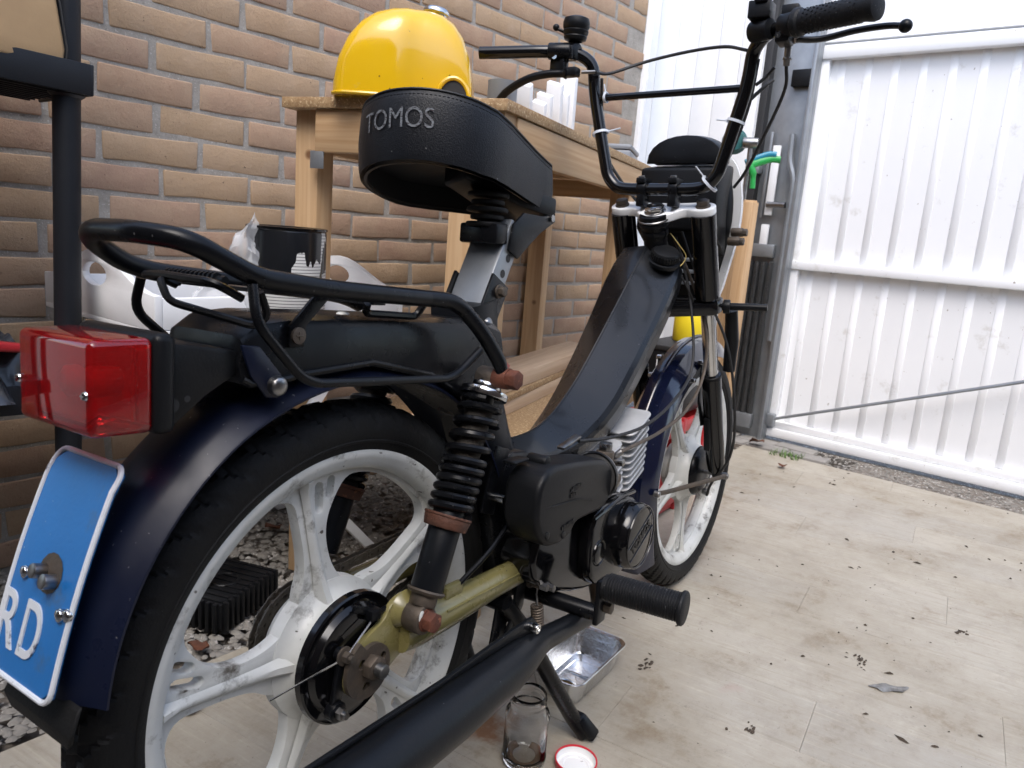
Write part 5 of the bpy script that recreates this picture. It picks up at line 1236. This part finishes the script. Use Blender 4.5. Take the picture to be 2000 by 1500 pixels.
# ================================================================== other things
# ------------------------------------------------------------------ wooden bench (turned 17 degrees to the wall)
BA = R(17); bench = empty('workbench', (.548, .285, 0), BA); tag(bench, 'pine workbench with chipboard top against the brick wall', 'workbench')
ZT = .95
MB().box((.66, .220, ZT + .0), (1.34, .46, .019)).build('tabletop', CHIP, bench, bevel=.0015)
for x, y, sx, sy in ((.030, .046, .056, .095), (.046, .415, .05, .052), (1.30, .415, .06, .06), (.90, .028, .06, .055)):
    MB().box((x, y, (ZT - .009) / 2), (sx, sy, ZT - .009)).build('leg', WZ, bench, bevel=.002)
MB().box((.010, .22, ZT - .048), (.022, .32, .076)).build('apron', WY, bench, bevel=.002)
MB().box((.60, .006, ZT - .046), (1.10, .024, .070)).build('apron', WX, bench, bevel=.002)
MB().box((.60, .435, ZT - .046), (1.10, .022, .070)).build('apron', WX, bench, bevel=.002)
MB().box((1.21, .20, ZT - .046), (.022, .40, .070)).build('apron', WY, bench, bevel=.002)
MB().box((.62, .20, ZT - .046), (.045, .36, .045)).build('cross_bearer', WY, bench, bevel=.002)
MB().box((.62, .225, .305), (1.22, .43, .016)).build('lower_shelf', CHIP, bench, bevel=.0015)
MB().box((.62, .002, .268), (1.22, .022, .060)).build('apron', WX, bench, bevel=.002)
b = MB(); b.box((.0005, .375, ZT - .100), (.0022, .030, .032)); b.box((.0015, .375, ZT - .0875), (.0022, .030, .0022)); b.build('corner_bracket', GREYS, bench, bevel=.0006)
PALE = wood('pale_planed_pine', 0, (.62, .47, .33), (.52, .37, .24))
bdir = Matrix.Rotation(BA, 4, 'Z')
def on_bench(x, y, z=0): return Matrix.Translation((.548, .285, 0)) @ bdir @ Vector((x, y, z))
for i, (x, y, z, sx, sy, sz, lab, m_) in enumerate(((.66, .19, .330, 1.02, .12, .034, 'planed pine board at the bottom of the stack on the lower bench shelf', PALE), (.68, .19, .356, .98, .12, .016, 'thin chipboard strip between two boards on the lower bench shelf', CHIP), (.68, .19, .384, .96, .11, .038, 'pale planed board on top of the stack on the lower bench shelf', PALE))):
    o = MB().box((0, 0, 0), (sx, sy, sz)).build('board', m_, bevel=.002); o.location = on_bench(x, y, z); o.rotation_euler.z = BA + R((0, 1, -1)[i]); tag(o, lab, 'board', 'boards stacked under the bench')
st_ = MB(); ps = [on_bench(.42 + .016 * k, .19 + .012 * math.sin(k * .9), .413 + .006 * math.sin(k * 1.3) ** 2) for k in range(9)]
st_.loft([[p + Vector((-.004, -.02, 0)), p + Vector((.004, .02, .004)), p + Vector((.004, .02, .006)), p + Vector((-.004, -.02, .002))] for p in ps]); tag(st_.build('strap', STRAP, smooth=60), 'crumpled pale and red strap lying on the stacked boards', 'strap')

# ------------------------------------------------------------------ yellow fuel tank on the bench
TS = .97
ty = empty('spare_fuel_tank', (.560, .535, ZT + .0095), R(-50)); ty.scale = (TS, TS, TS); tag(ty, 'glossy yellow spare fuel tank with chrome cap standing on the bench', 'fuel tank')
U = [(-.130, .000, .060), (-.127, .045, .075), (-.118, .085, .085), (-.102, .118, .092), (-.080, .143, .095), (-.055, .158, .097), (-.025, .166, .097), (.0, .168, .095), (.012, .168, .085), (.035, .168, .076), (.060, .163, .070), (.082, .150, .065), (.100, .128, .060), (.114, .095, .055), (.122, .055, .050), (.126, .004, .045)]
secs = []
for u_, h, d in U:
    L = []
    for k in range(17):
        t = math.pi * k / 16; c, s = math.cos(t), math.sin(t)
        L.append((u_, -d * math.copysign(abs(c) ** .62, c), max(h, .002) * abs(s) ** .42))
    secs.append(L)
tk = MB().loft(secs).build('tank_body', YELLOW, ty, smooth=45)
MB().tube([(u_, -d * 1.0, .004) for u_, h, d in U], .0035, 8).build('tank_flange', YELLOW, ty)
b = MB(); b.lathe([(.0, .014), (.012, .0135), (.021, .011), (.0245, .006), (.0245, .002), (.021, 0), (.019, -.006)], (.045, .0, .168), (.12, 0, 1), 32); b.build('tank_cap', CHROME, ty, smooth=40)
arch = [(.092 + .031 * math.cos(R(a)), .046 * math.sin(R(a))) for a in range(0, 181, 10)]
b = MB().prism(arch, -.072, -.04); b.build('tunnel', BSTRIP, ty, smooth=40)
MB().tube([(x, -.0725 + (x - .092) * .05, z) for x, z in arch], .0042, 8).build('tunnel_rim', YELLOW, ty)

# pipe, white posts, plastic
o = MB().lathe([(.0, .002), (.0275, .002), (.0275, .0), (.0295, .0), (.0295, .075), (.0275, .075), (.0275, .003)], (0, 0, 0), (0, 0, 1), 32).build('pipe_offcut', GREYPVC, smooth=40); o.location = on_bench(.24, .115, ZT + .0095); tag(o, 'short grey plastic pipe standing on the bench beside the yellow tank', 'pipe')
PO = [(.325, .100, .085, .030, -12, 'leftmost short white post leaning beside the grey pipe'), (.385, .090, .060, .028, -9, 'shortest white post in the row on the bench'), (.440, .100, .085, .032, -8, 'second white post with slanted top in the row on the bench'), (.500, .100, .120, .034, -7, 'broad peaked white post halfway along of the row'), (.560, .100, .112, .026, -6, 'narrow white post leaning against the tallest one'), (.640, .120, .165, .038, -2, 'tallest white post standing at the right end of the row')]
for x, y, h, w_, lean, lab in PO:
    b = MB(); b.loft([[(-w_ / 2, -w_ / 2, 0), (w_ / 2, -w_ / 2, 0), (w_ / 2, w_ / 2, 0), (-w_ / 2, w_ / 2, 0)], [(-w_ / 2, -w_ / 2, h - .008), (w_ / 2, -w_ / 2, h - .002), (w_ / 2, w_ / 2, h + .006), (-w_ / 2, w_ / 2, h)]])
    o = b.build('post_offcut', WHITEW, bevel=.002); o.location = on_bench(x, y, ZT + .0105 + w_ / 2 * math.sin(R(abs(lean)))); o.rotation_euler = (0, R(lean), BA + R(10)); tag(o, lab, 'post', 'white post offcuts on the bench')
def crumple(name, m_, n, size, seed, amp, loc, rz=0, flat=False):
    g = random.Random(seed); vs = []; off = Vector((g.uniform(0, 50), g.uniform(0, 50), 0))
    for j in range(n + 1):
        for i in range(n + 1):
            x, y = (i / n - .5) * size[0], (j / n - .5) * size[1]
            e = max(0, 1 - (2 * abs(i / n - .5)) ** 3) * max(0, 1 - (2 * abs(j / n - .5)) ** 3)
            r1 = abs(noise.noise(Vector((x * 14, y * 14, 0)) + off)); r2 = abs(noise.noise(Vector((x * 34, y * 34, 5)) + off))
            vs.append((x + .3 * amp * noise.noise(Vector((x * 20, y * 20, 9)) + off), y + .3 * amp * noise.noise(Vector((x * 20, y * 20, 19)) + off), .001 + e * size[2] * (.45 + .55 * (1 - 2 * r1)) + amp * r2 * e))
    fs = [(j * (n + 1) + i, j * (n + 1) + i + 1, (j + 1) * (n + 1) + i + 1, (j + 1) * (n + 1) + i) for j in range(n) for i in range(n)]
    b = MB(); b.add(vs, fs); o = b.build(name, m_, smooth=30 if not flat else 0); o.location = loc; o.rotation_euler.z = rz; return o
o = crumple('plastic_wrap', FILM, 26, (.34, .07, .020), 4, .006, on_bench(.80, .060, ZT + .009), BA); tag(o, 'crumpled clear plastic wrap along the front edge of the bench', 'plastic wrap')
o = MB().lathe([(0, 0), (.016, 0), (.018, .006), (.010, .018), (.013, .026), (.012, .034), (.006, .040), (0, .041)], (0, 0, 0), (0, 0, 1), 24).build('white_knob', WHITEW, smooth=50); o.location = on_bench(1.12, .15, ZT + .0095); tag(o, 'small turned white knob on the far end of the bench', 'knob')
gb = empty('storage_case', on_bench(1.02, .10, ZT + .0095), BA + R(8)); tag(gb, 'low grey plastic case on the far end of the bench', 'case')
MB().box((0, 0, .016), (.20, .12, .032)).build('case_body', GREYPVC, gb, bevel=.006); MB().box((0, 0, .040), (.204, .124, .014)).build('case_lid', GREYPVC, gb, bevel=.005)

# ------------------------------------------------------------------ black plastic shelf unit at the left
sh = empty('shelf_unit', (.040, .80, 0)); sh.rotation_euler.y = R(1.9); tag(sh, 'black plastic shelf unit with round posts at the left edge', 'shelf unit')
for x, y in ((0, 0), (.062, .175), (-.75, 0), (-.75, .175)):
    MB().cyl((x, y, .0), (x, y, 1.5), .0205, 24).build('post', SHELFM, sh)
for z in (.40, .915):
    bd = MB(); bd.box((-.375, .08, z + .012), (.80, .22, .010)); 
    bo = bd.build('shelf_board', SHELFM, sh, bevel=.002)
    b = MB(); b.box((-.375, -.030, z + .018), (.80, .006, .048)); b.box((.026, .08, z + .018), (.006, .226, .048)); b.build('rim', SHELFM, bo, bevel=.002)
    b = MB().lathe([(.021, -.012), (.0265, -.008), (.0285, .040), (.021, .044)], (0, 0, z), (0, 0, 1), 28); b.build('sleeve', SHELFM, bo, smooth=40)
    for k in range(9): MB().box((-.375, -.015 + k * .024, z), (.76, .004, .016)).build('underside_rib', SHELFM, bo)
cbx = empty('cardboard_box', (-.035, .855, .945), R(6)); cbx.rotation_euler.y = R(1.9); tag(cbx, 'brown cardboard box on the upper black shelf', 'box')
b = MB().loft([[(-.26, -.09, 0), (.085, -.09, 0), (.085, .09, 0), (-.26, .09, 0)], [(-.26, -.088, .03), (.088, -.090, .03), (.088, .09, .03), (-.26, .088, .03)], [(-.26, -.085, .20), (.060, -.086, .20), (.060, .088, .20), (-.26, .088, .20)]]); b.build('box_body', CARD, cbx, bevel=.006, seg=3)
MB().tube([(.086, -.091, .002), (.089, -.0915, .03), (.076, -.088, .12), (.061, -.087, .20)], .0014, 6).build('box_edge', BSTRIP, cbx)
# things on the lower shelf
o = crumple('black_bag', BAG, 34, (.26, .20, .115), 11, .02, (-.09, .870, .420), R(10)); tag(o, 'shiny crumpled black plastic bag on the lower shelf behind the tail light', 'bag')
o = crumple('black_bag', BAG, 30, (.16, .12, .07), 17, .016, (-.115, .800, .424), R(-10)); tag(o, 'smaller black and silver bag below the red box at the left edge', 'bag')
o = MB().loft([[(-.15, -.05, 0), (.065, -.045, 0), (.060, .06, 0), (-.15, .06, 0)], [(-.15, -.052, .020), (.07, -.047, .012), (.058, .062, .014), (-.15, .06, .028)]]).build('red_cover', REDP, bevel=.004); o.location = (-.075, .775, .505); o.rotation_euler = (R(-8), R(6), R(-8)); tag(o, 'flat red plastic cover lying on the bags behind the tail light', 'cover')

# ------------------------------------------------------------------ white tray table behind the moped
tr_ = empty('tray_table', (.118, .612, 0), R(2)); tag(tr_, 'white wooden bed tray with curved handles standing by the wall', 'tray')
TZ, TL, TW, TH = .536, .54, .42, .052
MB().box((TL / 2, TW / 2, TZ + .006), (TL, TW, .010)).build('tray_floor', WHITEW, tr_, bevel=.001)
for y in (.007, TW - .007): MB().box((TL / 2, y, TZ + TH / 2 + .012), (TL - .024, .013, TH)).build('side_board', WHITEW, tr_, bevel=.003)
def tray_end():
    L = [(0, 0), (TW, 0), (TW, TH + .006)]
    for k in range(17):
        t = k / 16; L.append((TW - TW * t, TH + .006 + .058 * (math.sin(math.pi * t) ** 2.2)))
    hole = [(TW / 2 + .045 * math.cos(a) * (1 if abs(math.cos(a)) < .7 else 1), .074 + .020 * math.sin(a)) for a in [2 * math.pi * k / 20 for k in range(20)]]
    me = curve_mesh([L, hole], .0045, .002, 2)
    for v in me.vertices: v.co = Vector((v.co.z, v.co.x, v.co.y + TZ + .010))
    return finish(me, WHITEW)
te = tray_end(); e1 = link('tray_end', te, tr_); e1.location.x = .006; e2 = link('tray_end', te, tr_); e2.location.x = TL - .006
for x0, x1, y in ((.02, .52, .03), (.46, .04, .03), (.02, .52, TW - .03), (.46, .04, TW - .03)):
    MB().loft([[(x - .014, y - .007, z), (x + .014, y - .007, z), (x + .014, y + .007, z), (x - .014, y + .007, z)] for x, z in ((x0, TZ), (x1, 0))]).build('leg', WHITEW, tr_, bevel=.002)
can = empty('paint_can', (.365, .625, TZ + .012)); can.scale = (.80, .80, .72); tag(can, 'striped paint can smeared with black paint on the white tray', 'paint can')
MB().lathe([(0, 0), (.086, 0), (.0875, .004), (.0875, .232), (.0865, .236), (.0885, .240), (.0885, .244), (.084, .2445), (.082, .236), (.06, .234), (0, .234)], (0, 0, 0), (0, 0, 1), 56).build('can_body', CANM, can, smooth=40)
MB().lathe([(.0865, .238), (.0895, .2395), (.0895, .2445), (.085, .2455), (.081, .243)], (0, 0, 0), (0, 0, 1), 56).build('can_rim', GLOSSB, can)
b = MB(); vs = []; fs = []; NN = 22; g = random.Random(5)
for j in range(NN + 1):
    for i in range(NN + 1):
        u_, v2 = i / NN, j / NN; a = (u_ - .5) * 2.6
        w_ = (1 - v2) ** .8 * .10 + .015; nzv = noise.noise(Vector((u_ * 5, v2 * 6, 3.3))); n2 = noise.noise(Vector((u_ * 13, v2 * 13, 8)))
        vs.append((w_ * math.sin(a) + .012 * nzv + .02 * v2 * v2, -.03 * math.cos(a) * (1 - .5 * v2) - .014 * nzv - .006 * n2, .20 * v2 * (1 - .30 * abs(u_ - .45) * 2) + .008 * n2))
for j in range(NN):
    for i in range(NN): fs.append((j * (NN + 1) + i, j * (NN + 1) + i + 1, (j + 1) * (NN + 1) + i + 1, (j + 1) * (NN + 1) + i))
o = b.add(vs, fs).build('clear_bag', FILM, smooth=30); o.location = (.285, .640, TZ + .012); o.rotation_euler.z = R(-35); tag(o, 'crumpled clear plastic bag in the white tray beside the paint can', 'plastic bag')

# ------------------------------------------------------------------ things under and beyond the bench
crt = empty('red_crate', (1.30, .325, 0), R(6)); tag(crt, 'red plastic crate frame on the floor behind the front wheel', 'crate')
for z in (.040, .140, .245):
    for x, y, sx, sy in ((.17, .0, .36, .014), (.17, .17, .36, .014), (-.01, .085, .014, .17), (.35, .085, .014, .17)): MB().box((x, y, z), (sx, sy, .034)).build('band', REDP, crt, bevel=.003)
for x, y in ((-.008, .002), (.348, .002), (-.008, .168), (.348, .168), (.17, .002)): MB().box((x, y, .135), (.022, .020, .27)).build('corner_post', REDP, crt, bevel=.003)
MB().box((.17, .085, .015), (.36, .17, .012)).build('crate_floor', REDP, crt)
blk = empty('black_carton', (1.455, .365, .272), R(6)); tag(blk, 'low black box with a white barcode sticker on the red crate', 'box')
MB().box((.12, .055, .090), (.26, .13, .18)).build('carton_body', PLAST, blk, bevel=.003)
MB().box((.12, .055, .188), (.266, .136, .014)).build('carton_lid', BSTRIP, blk, bevel=.002)
stk = MB().box((-.0110, .045, .135), (.001, .045, .045)).build('sticker', WHITEW, blk)
for k in range(13): MB().box((-.0117, .028 + k * .0028, .132), (.0006, .0006 + .0010 * ((k * 7) % 3), .030)).build('barcode_bar', BSTRIP, stk)
jug = empty('yellow_jug', (1.605, .425, .467), R(10)); tag(jug, 'yellow plastic jug on the black box behind the fork', 'jug')
b = MB().lathe([(0, 0), (.044, 0), (.048, .006), (.048, .075), (.040, .098), (.018, .115), (.016, .132), (0, .133)], (0, 0, 0), (0, 0, 1), 28); b.build('jug_body', YELP, jug, smooth=45)
MB().lathe([(0, .155), (.019, .154), (.020, .133), (.016, .130)], (0, 0, 0), (0, 0, 1), 20).build('jug_cap', REDP, jug)
MB().tube(fillet([(0, -.045, .07), (0, -.068, .078), (0, -.066, .110), (0, -.022, .112)], .012), .007, 8).build('jug_handle', YELP, jug)
tre = empty('timber_stand', (2.22, .555, 0), R(-6)); tag(tre, 'pine timber stand with two uprights beside the white boarded panel', 'timber stand')
MB().box((0, .0, .455), (.045, .042, .91)).build('upright', WZ, tre, bevel=.002); MB().box((.09, .085, .455), (.045, .05, .91)).build('upright', WZ, tre, bevel=.002)
MB().box((.045, .045, .90), (.14, .045, .035), Matrix.Rotation(R(45), 3, 'Z')).build('top_block', WX, tre, bevel=.002)
MB().box((.045, .045, .30), (.14, .03, .05), Matrix.Rotation(R(45), 3, 'Z')).build('rail', WX, tre, bevel=.002)
cl_ = empty('bar_clamp', (2.225, .585, .91), R(20)); tag(cl_, 'clamp with green and blue handles standing on the timber stand', 'clamp')
MB().cyl((0, 0, .0), (0, 0, .205), .0085, 12).build('bar', STEEL, cl_)
MB().tube(spline([(0, .0, .125), (.02, -.035, .142), (.035, -.075, .156), (.04, -.105, .156)], 6), [.013] * 10 + [.012] * 9, 12, flat=(1, .6)).build('handle', GREEN, cl_)
MB().tube(spline([(0, .01, .138), (.02, -.030, .158), (.03, -.065, .172), (.035, -.09, .172)], 6), .0105, 12, flat=(1, .6)).build('lever', TEAL, cl_)
MB().tube(spline([(.005, -.005, .125), (.01, -.02, .10), (.01, -.025, .05)], 5), [.014] * 6 + [.010] * 5, 10).build('jaw', GREEN, cl_)
MB().cyl((0, .028, .205), (0, -.024, .205), .019, 20).build('clamp_head', STEEL, cl_, bevel=.002)
b = MB().lathe([(0, .03), (.03, .028), (.045, .01), (.045, 0), (0, 0)], (.02, .06, .21), (-1, -.3, 0), 24); b.build('knob', TEALD, cl_, smooth=40)

# ------------------------------------------------------------------ black ribbed block on the pebbles, leaves
rb_ = empty('ribbed_block', (.200, .575, .0), R(22)); tag(rb_, 'black plastic block with ribbed sides on the pebbles behind the rear wheel', 'block')
MB().box((.085, .055, .031), (.165, .125, .052)).build('block_core', PLAST, rb_, bevel=.004)
for k in range(11): MB().box((.012 + k * .0146, -.010, .031), (.0075, .010, .056)).build('rib', PLAST, rb_, bevel=.001)
for k in range(8): MB().box((-.001, .002 + k * .0148, .031), (.010, .0075, .056)).build('rib', PLAST, rb_, bevel=.001)
MB().lathe([(.022, 0), (.024, .0018), (.027, .0018), (.029, 0)], (.085, .05, .0581), (0, 0, 1), 32).build('ring', PLAST, rb_)
for k in range(9): MB().box((.012 + k * .018, .055, .0580), (.006, .118, .003)).build('top_rib', PLAST, rb_)
def leaf(name, loc, s, rz, seed, lab, m_=LEAF):
    vs, fs = [], []; n = 8
    for i in range(n + 1):
        t = i / n; wv = math.sin(math.pi * t ** .8) * (.36 + .08 * math.sin(seed + t * 17))
        for j in (-1, -.4, .4, 1): vs.append(((t - .5) * s, wv * j * s, s * (.10 * abs(j) ** 1.5 + .10 * math.sin(t * 3 + seed) + .05 * math.sin(j * 3 + t * 9 + seed)) + s * .06))
    for i in range(n):
        for j in range(3): fs.append((i * 4 + j, i * 4 + j + 1, (i + 1) * 4 + j + 1, (i + 1) * 4 + j))
    o = MB().add(vs, fs).build(name, m_, smooth=60); o.location = loc; o.rotation_euler = (R(10 * math.sin(seed)), R(8 * math.cos(seed)), rz); tag(o, lab, 'leaf', 'dead leaves on the ground'); return o
leaf('dead_leaf', (.335, .83, .012), .085, .4, 1, 'large curled brown leaf on the pebbles seen through the rear wheel')
leaf('dead_leaf', (.52, .90, .012), .05, 1.7, 2.2, 'small dark leaf on the pebbles close to the wall')
leaf('dead_leaf', (.150, .545, .010), .036, 2.4, 3.7, 'reddish leaf scrap on the pebbles below the ribbed block')
leaf('dead_leaf', (.62, .80, .012), .06, .9, 4.9, 'curled leaf on the pebbles under the bench')
leaf('dead_leaf', (.065, .40, .004), .032, .5, 5.8, 'twisted dark leaf on the plank floor seen through a wheel slot')
leaf('dead_leaf', (2.16, .28, .004), .040, .2, 6.1, 'brown leaf on the floor in front of the door post')
leaf('dead_leaf', (2.36, .46, .012), .075, 1.1, 7.3, 'clump of brown leaf at the foot of the door post')
leaf('dead_leaf', (1.72, -.62, .003), .045, 1.9, 8.8, 'small brown leaf alone on the open floor near the door')
g = random.Random(21); b = MB()
for k in range(330):
    x, y = g.uniform(.35, 2.25), g.uniform(-1.2, .40)
    if k % 3 == 0: cxk = g.choice(((.72, .02), (1.0, -.3), (1.15, .10), (.85, -.55), (1.6, -.2), (2.1, .15), (1.9, -.6))); x, y = cxk[0] + g.gauss(0, .09), cxk[1] + g.gauss(0, .07)
    if k % 7 == 0: x = g.uniform(2.15, 2.32)
    if (Vector((x, y)) - Vector((.57, .047))).length < .13: continue
    s = g.choice((.0006, .0008, .001, .0015, .002, .003)) * g.uniform(.7, 1.5); a = g.uniform(0, 6.28); e = g.uniform(1, 3.2)
    vs = []
    for q in range(5):
        t = 2 * math.pi * q / 5; px, py = s * e * math.cos(t) * g.uniform(.6, 1.2), s * math.sin(t) * g.uniform(.6, 1.2); vs.append((x + px * math.cos(a) - py * math.sin(a), y + px * math.sin(a) + py * math.cos(a), .0012))
    vs.append((x, y, .0015 + s * .8)); b.add(vs, [(q, (q + 1) % 5, 5) for q in range(5)])
tag(b.build('floor_debris', DIRT, smooth=0), 'scattered specks of soil and plant debris on the plank floor', 'debris', kind='stuff')
for (x, y, s, n_, lab) in ((.70, -.02, .010, 9, 'dark soil crumb on the floor beside the foil tray'), (.66, -.23, .009, 7, 'dark soil crumb on the floor right of the foil tray'), (1.02, -.30, .010, 8, 'clump of dark debris in the middle of the open floor'), (1.12, -.62, .011, 9, 'clump of dark debris at the right edge of the floor'), (1.30, -.42, .012, 4, 'long brown scrap lying on the open floor')):
    b = MB(); g = random.Random(int(x * 1000))
    for k in range(n_ * 2):
        px, py = g.gauss(0, s * .9), g.gauss(0, s * .5); q = s * g.uniform(.08, .42); vs = []
        for t_ in range(7): t = 2 * math.pi * t_ / 7; e_ = g.uniform(.45, 1.3); vs.append((px + q * 1.7 * e_ * math.cos(t), py + q * e_ * math.sin(t), 0))
        vs.append((px + g.uniform(-q, q) * .4, py, q * g.uniform(.25, .8))); b.add(vs, [(t_, (t_ + 1) % 7, 7) for t_ in range(7)])
    o = b.build('soil_crumb', DIRT, smooth=0); o.location = (x, y, .001); tag(o, lab, 'debris', 'soil crumbs on the floor')
b = MB(); g = random.Random(9)
for k in range(130):
    x, y = 2.33 + g.uniform(-.035, .04), .335 + g.uniform(-.06, .05); h = g.uniform(.008, .026); a = g.uniform(0, 6.28); dx, dy = math.cos(a), math.sin(a); l_ = g.uniform(.004, .016)
    b.add([(x - dy * .0018, y + dx * .0018, 0), (x + dy * .0018, y - dx * .0018, 0), (x + dx * l_, y + dy * l_, h)], [(0, 1, 2)])
tag(b.build('weed_tuft', MOSS, smooth=0), 'small green weed growing at the left end of the door sill', 'weed')
me_ = MB(); 
vs = [(math.cos(t) * (.034 + .006 * math.sin(3 * t)), math.sin(t) * .012 * (1 + .2 * math.sin(5 * t)), .0012 + .0015 * math.sin(4 * t)) for t in [2 * math.pi * k / 24 for k in range(24)]]
me_.add(vs + [(0, 0, .003)], [(k, (k + 1) % 24, 24) for k in range(24)]); o = me_.build('foil_scrap', mat('dull_foil', (.30, .30, .29), .5, .5, var=(.12, .11, .10), vs=60), smooth=0); o.location = (.96, -.365, .001); o.rotation_euler.z = R(-50); tag(o, 'flat torn silver scrap lying on the open floor', 'scrap')

# ------------------------------------------------------------------ foil tray, jar and lid in front of the stand
ft = empty('foil_tray', (.570, .047, 0), R(6)); tag(ft, 'rectangular aluminium foil tray with oil traces on the floor', 'foil tray')
def rrect(hx, hy, r_, z, n=6, wob=0):
    L = []
    for sx, sy, s in ((1, 1, 0), (-1, 1, 90), (-1, -1, 180), (1, -1, 270)):
        for k in range(n): t = R(s + 90 * k / (n - 1)); L.append((sx * (hx - r_) + r_ * math.cos(t), sy * (hy - r_) + r_ * math.sin(t), z))
    m_ = len(L); out = []
    for i in range(m_):
        a_, b_ = Vector(L[i]), Vector(L[(i + 1) % m_]); k = max(1, int((b_ - a_).length / .006))
        for j in range(k): out.append(a_.lerp(b_, j / k))
    if wob: out = [p + Vector((p.x, p.y, 0)).normalized() * wob * (1 if i % 2 else -1) for i, p in enumerate(out)]
    return out
ref = rrect(.092, .052, .022, 0); K = len(ref)
def scaled(fx_, fy_, z, wob=0):
    return [Vector((p.x * fx_ + (wob * math.copysign(1, p.x) if abs(p.x) > abs(p.y) else 0) * (1 if i % 2 else -1), p.y * fy_ + (wob * math.copysign(1, p.y) if abs(p.x) <= abs(p.y) else 0) * (1 if i % 2 else -1), z)) for i, p in enumerate(ref)]
rings = [scaled(.78, .70, .0008), scaled(.80, .73, .0008), scaled(.83, .78, .004, .0006), scaled(.93, .90, .040, .0009), scaled(.95, .93, .046, .0004), scaled(1.0, 1.0, .0475), scaled(1.015, 1.02, .0485), scaled(1.02, 1.03, .0475), scaled(1.015, 1.02, .0462)]
b = MB().loft(rings, caps=False); f_ = MB(); b.build('tray_wall', ALUFOIL, ft, smooth=35)
b = MB(); b.loft([scaled(.80, .73, .0009), scaled(.68, .60, .0009), scaled(.65, .57, .0028), scaled(.60, .52, .0028), scaled(.57, .49, .0010), scaled(.02, .02, .0010)], caps=False); b.build('tray_base', ALUFOIL, ft, smooth=30)
MB().box((.01, 0, .0022), (.006, .05, .003)).build('base_ridge', ALUFOIL, ft, bevel=.001)
b = MB().lathe([(.0255, .0015), (.027, .0045), (.0285, .0045), (.0300, .0015)], (-.045, .0, .0), (0, 0, 1), 36); b.build('base_ring', ALUFOIL, ft)
OIL = mat('brown_oil', (.05, .035, .015), .06, coat=.4); MB().lathe([(0, .0026), (.0255, .0026)], (-.045, 0, 0), (0, 0, 1), 30).build('oil_puddle', OIL, ft)
jar = empty('glass_jar', (.345, -.020, 0)); tag(jar, 'empty clear glass jar with screw neck on the floor', 'jar')
outp = [(.0, .001), (.026, .0005), (.0305, .003), (.0320, .008), (.0325, .014), (.0315, .018), (.0315, .068), (.0325, .074), (.0318, .080), (.0285, .086), (.0255, .090), (.0250, .094), (.0262, .096), (.0250, .0985), (.0250, .101), (.0262, .103), (.0250, .1055), (.0252, .109), (.0240, .1105)]
inp = [(.0228, .1095), (.0230, .092), (.0262, .085), (.0295, .078), (.0293, .070), (.0293, .018), (.0280, .009), (.022, .0055), (0, .0070)]
MB().lathe(outp + inp, (0, 0, 0), (0, 0, 1), 56).build('jar_body', GLASS, jar, smooth=60)
MB().lathe([(.018, .0062), (.0225, .0066), (.0275, .0100), (.0282, .0125), (.0270, .0105), (.0215, .0078), (.018, .0075)], (0, 0, 0), (0, 0, 1), 40, a0=20, a1=330).build('residue', mat('brown_residue', (.11, .055, .02), .3), jar, smooth=60)
lid = empty('jar_lid', (.388, -.082, 0)); tag(lid, 'red jar lid lying upside down with its white inside up', 'lid')
MB().lathe([(0, .0005), (.0285, .0005), (.0300, .003), (.0300, .011), (.0310, .0125), (.0305, .0140), (.0290, .0138), (.0285, .0125), (.0285, .004)], (0, 0, 0), (0, 0, 1), 48).build('lid_shell', mat('red_lid_paint', (.55, .025, .04), .3, specks=(.7, .7, .7), sps=70, spt=.73), lid, smooth=40)
MB().lathe([(0, .0022), (.0175, .0022), (.0185, .0034), (.0215, .0034), (.0225, .0026), (.0268, .0030), (.0284, .0060), (.0284, .0118)], (0, 0, 0), (0, 0, 1), 48).build('lid_lining', WHITEG, lid, smooth=40)
bpy.context.view_layer.update()
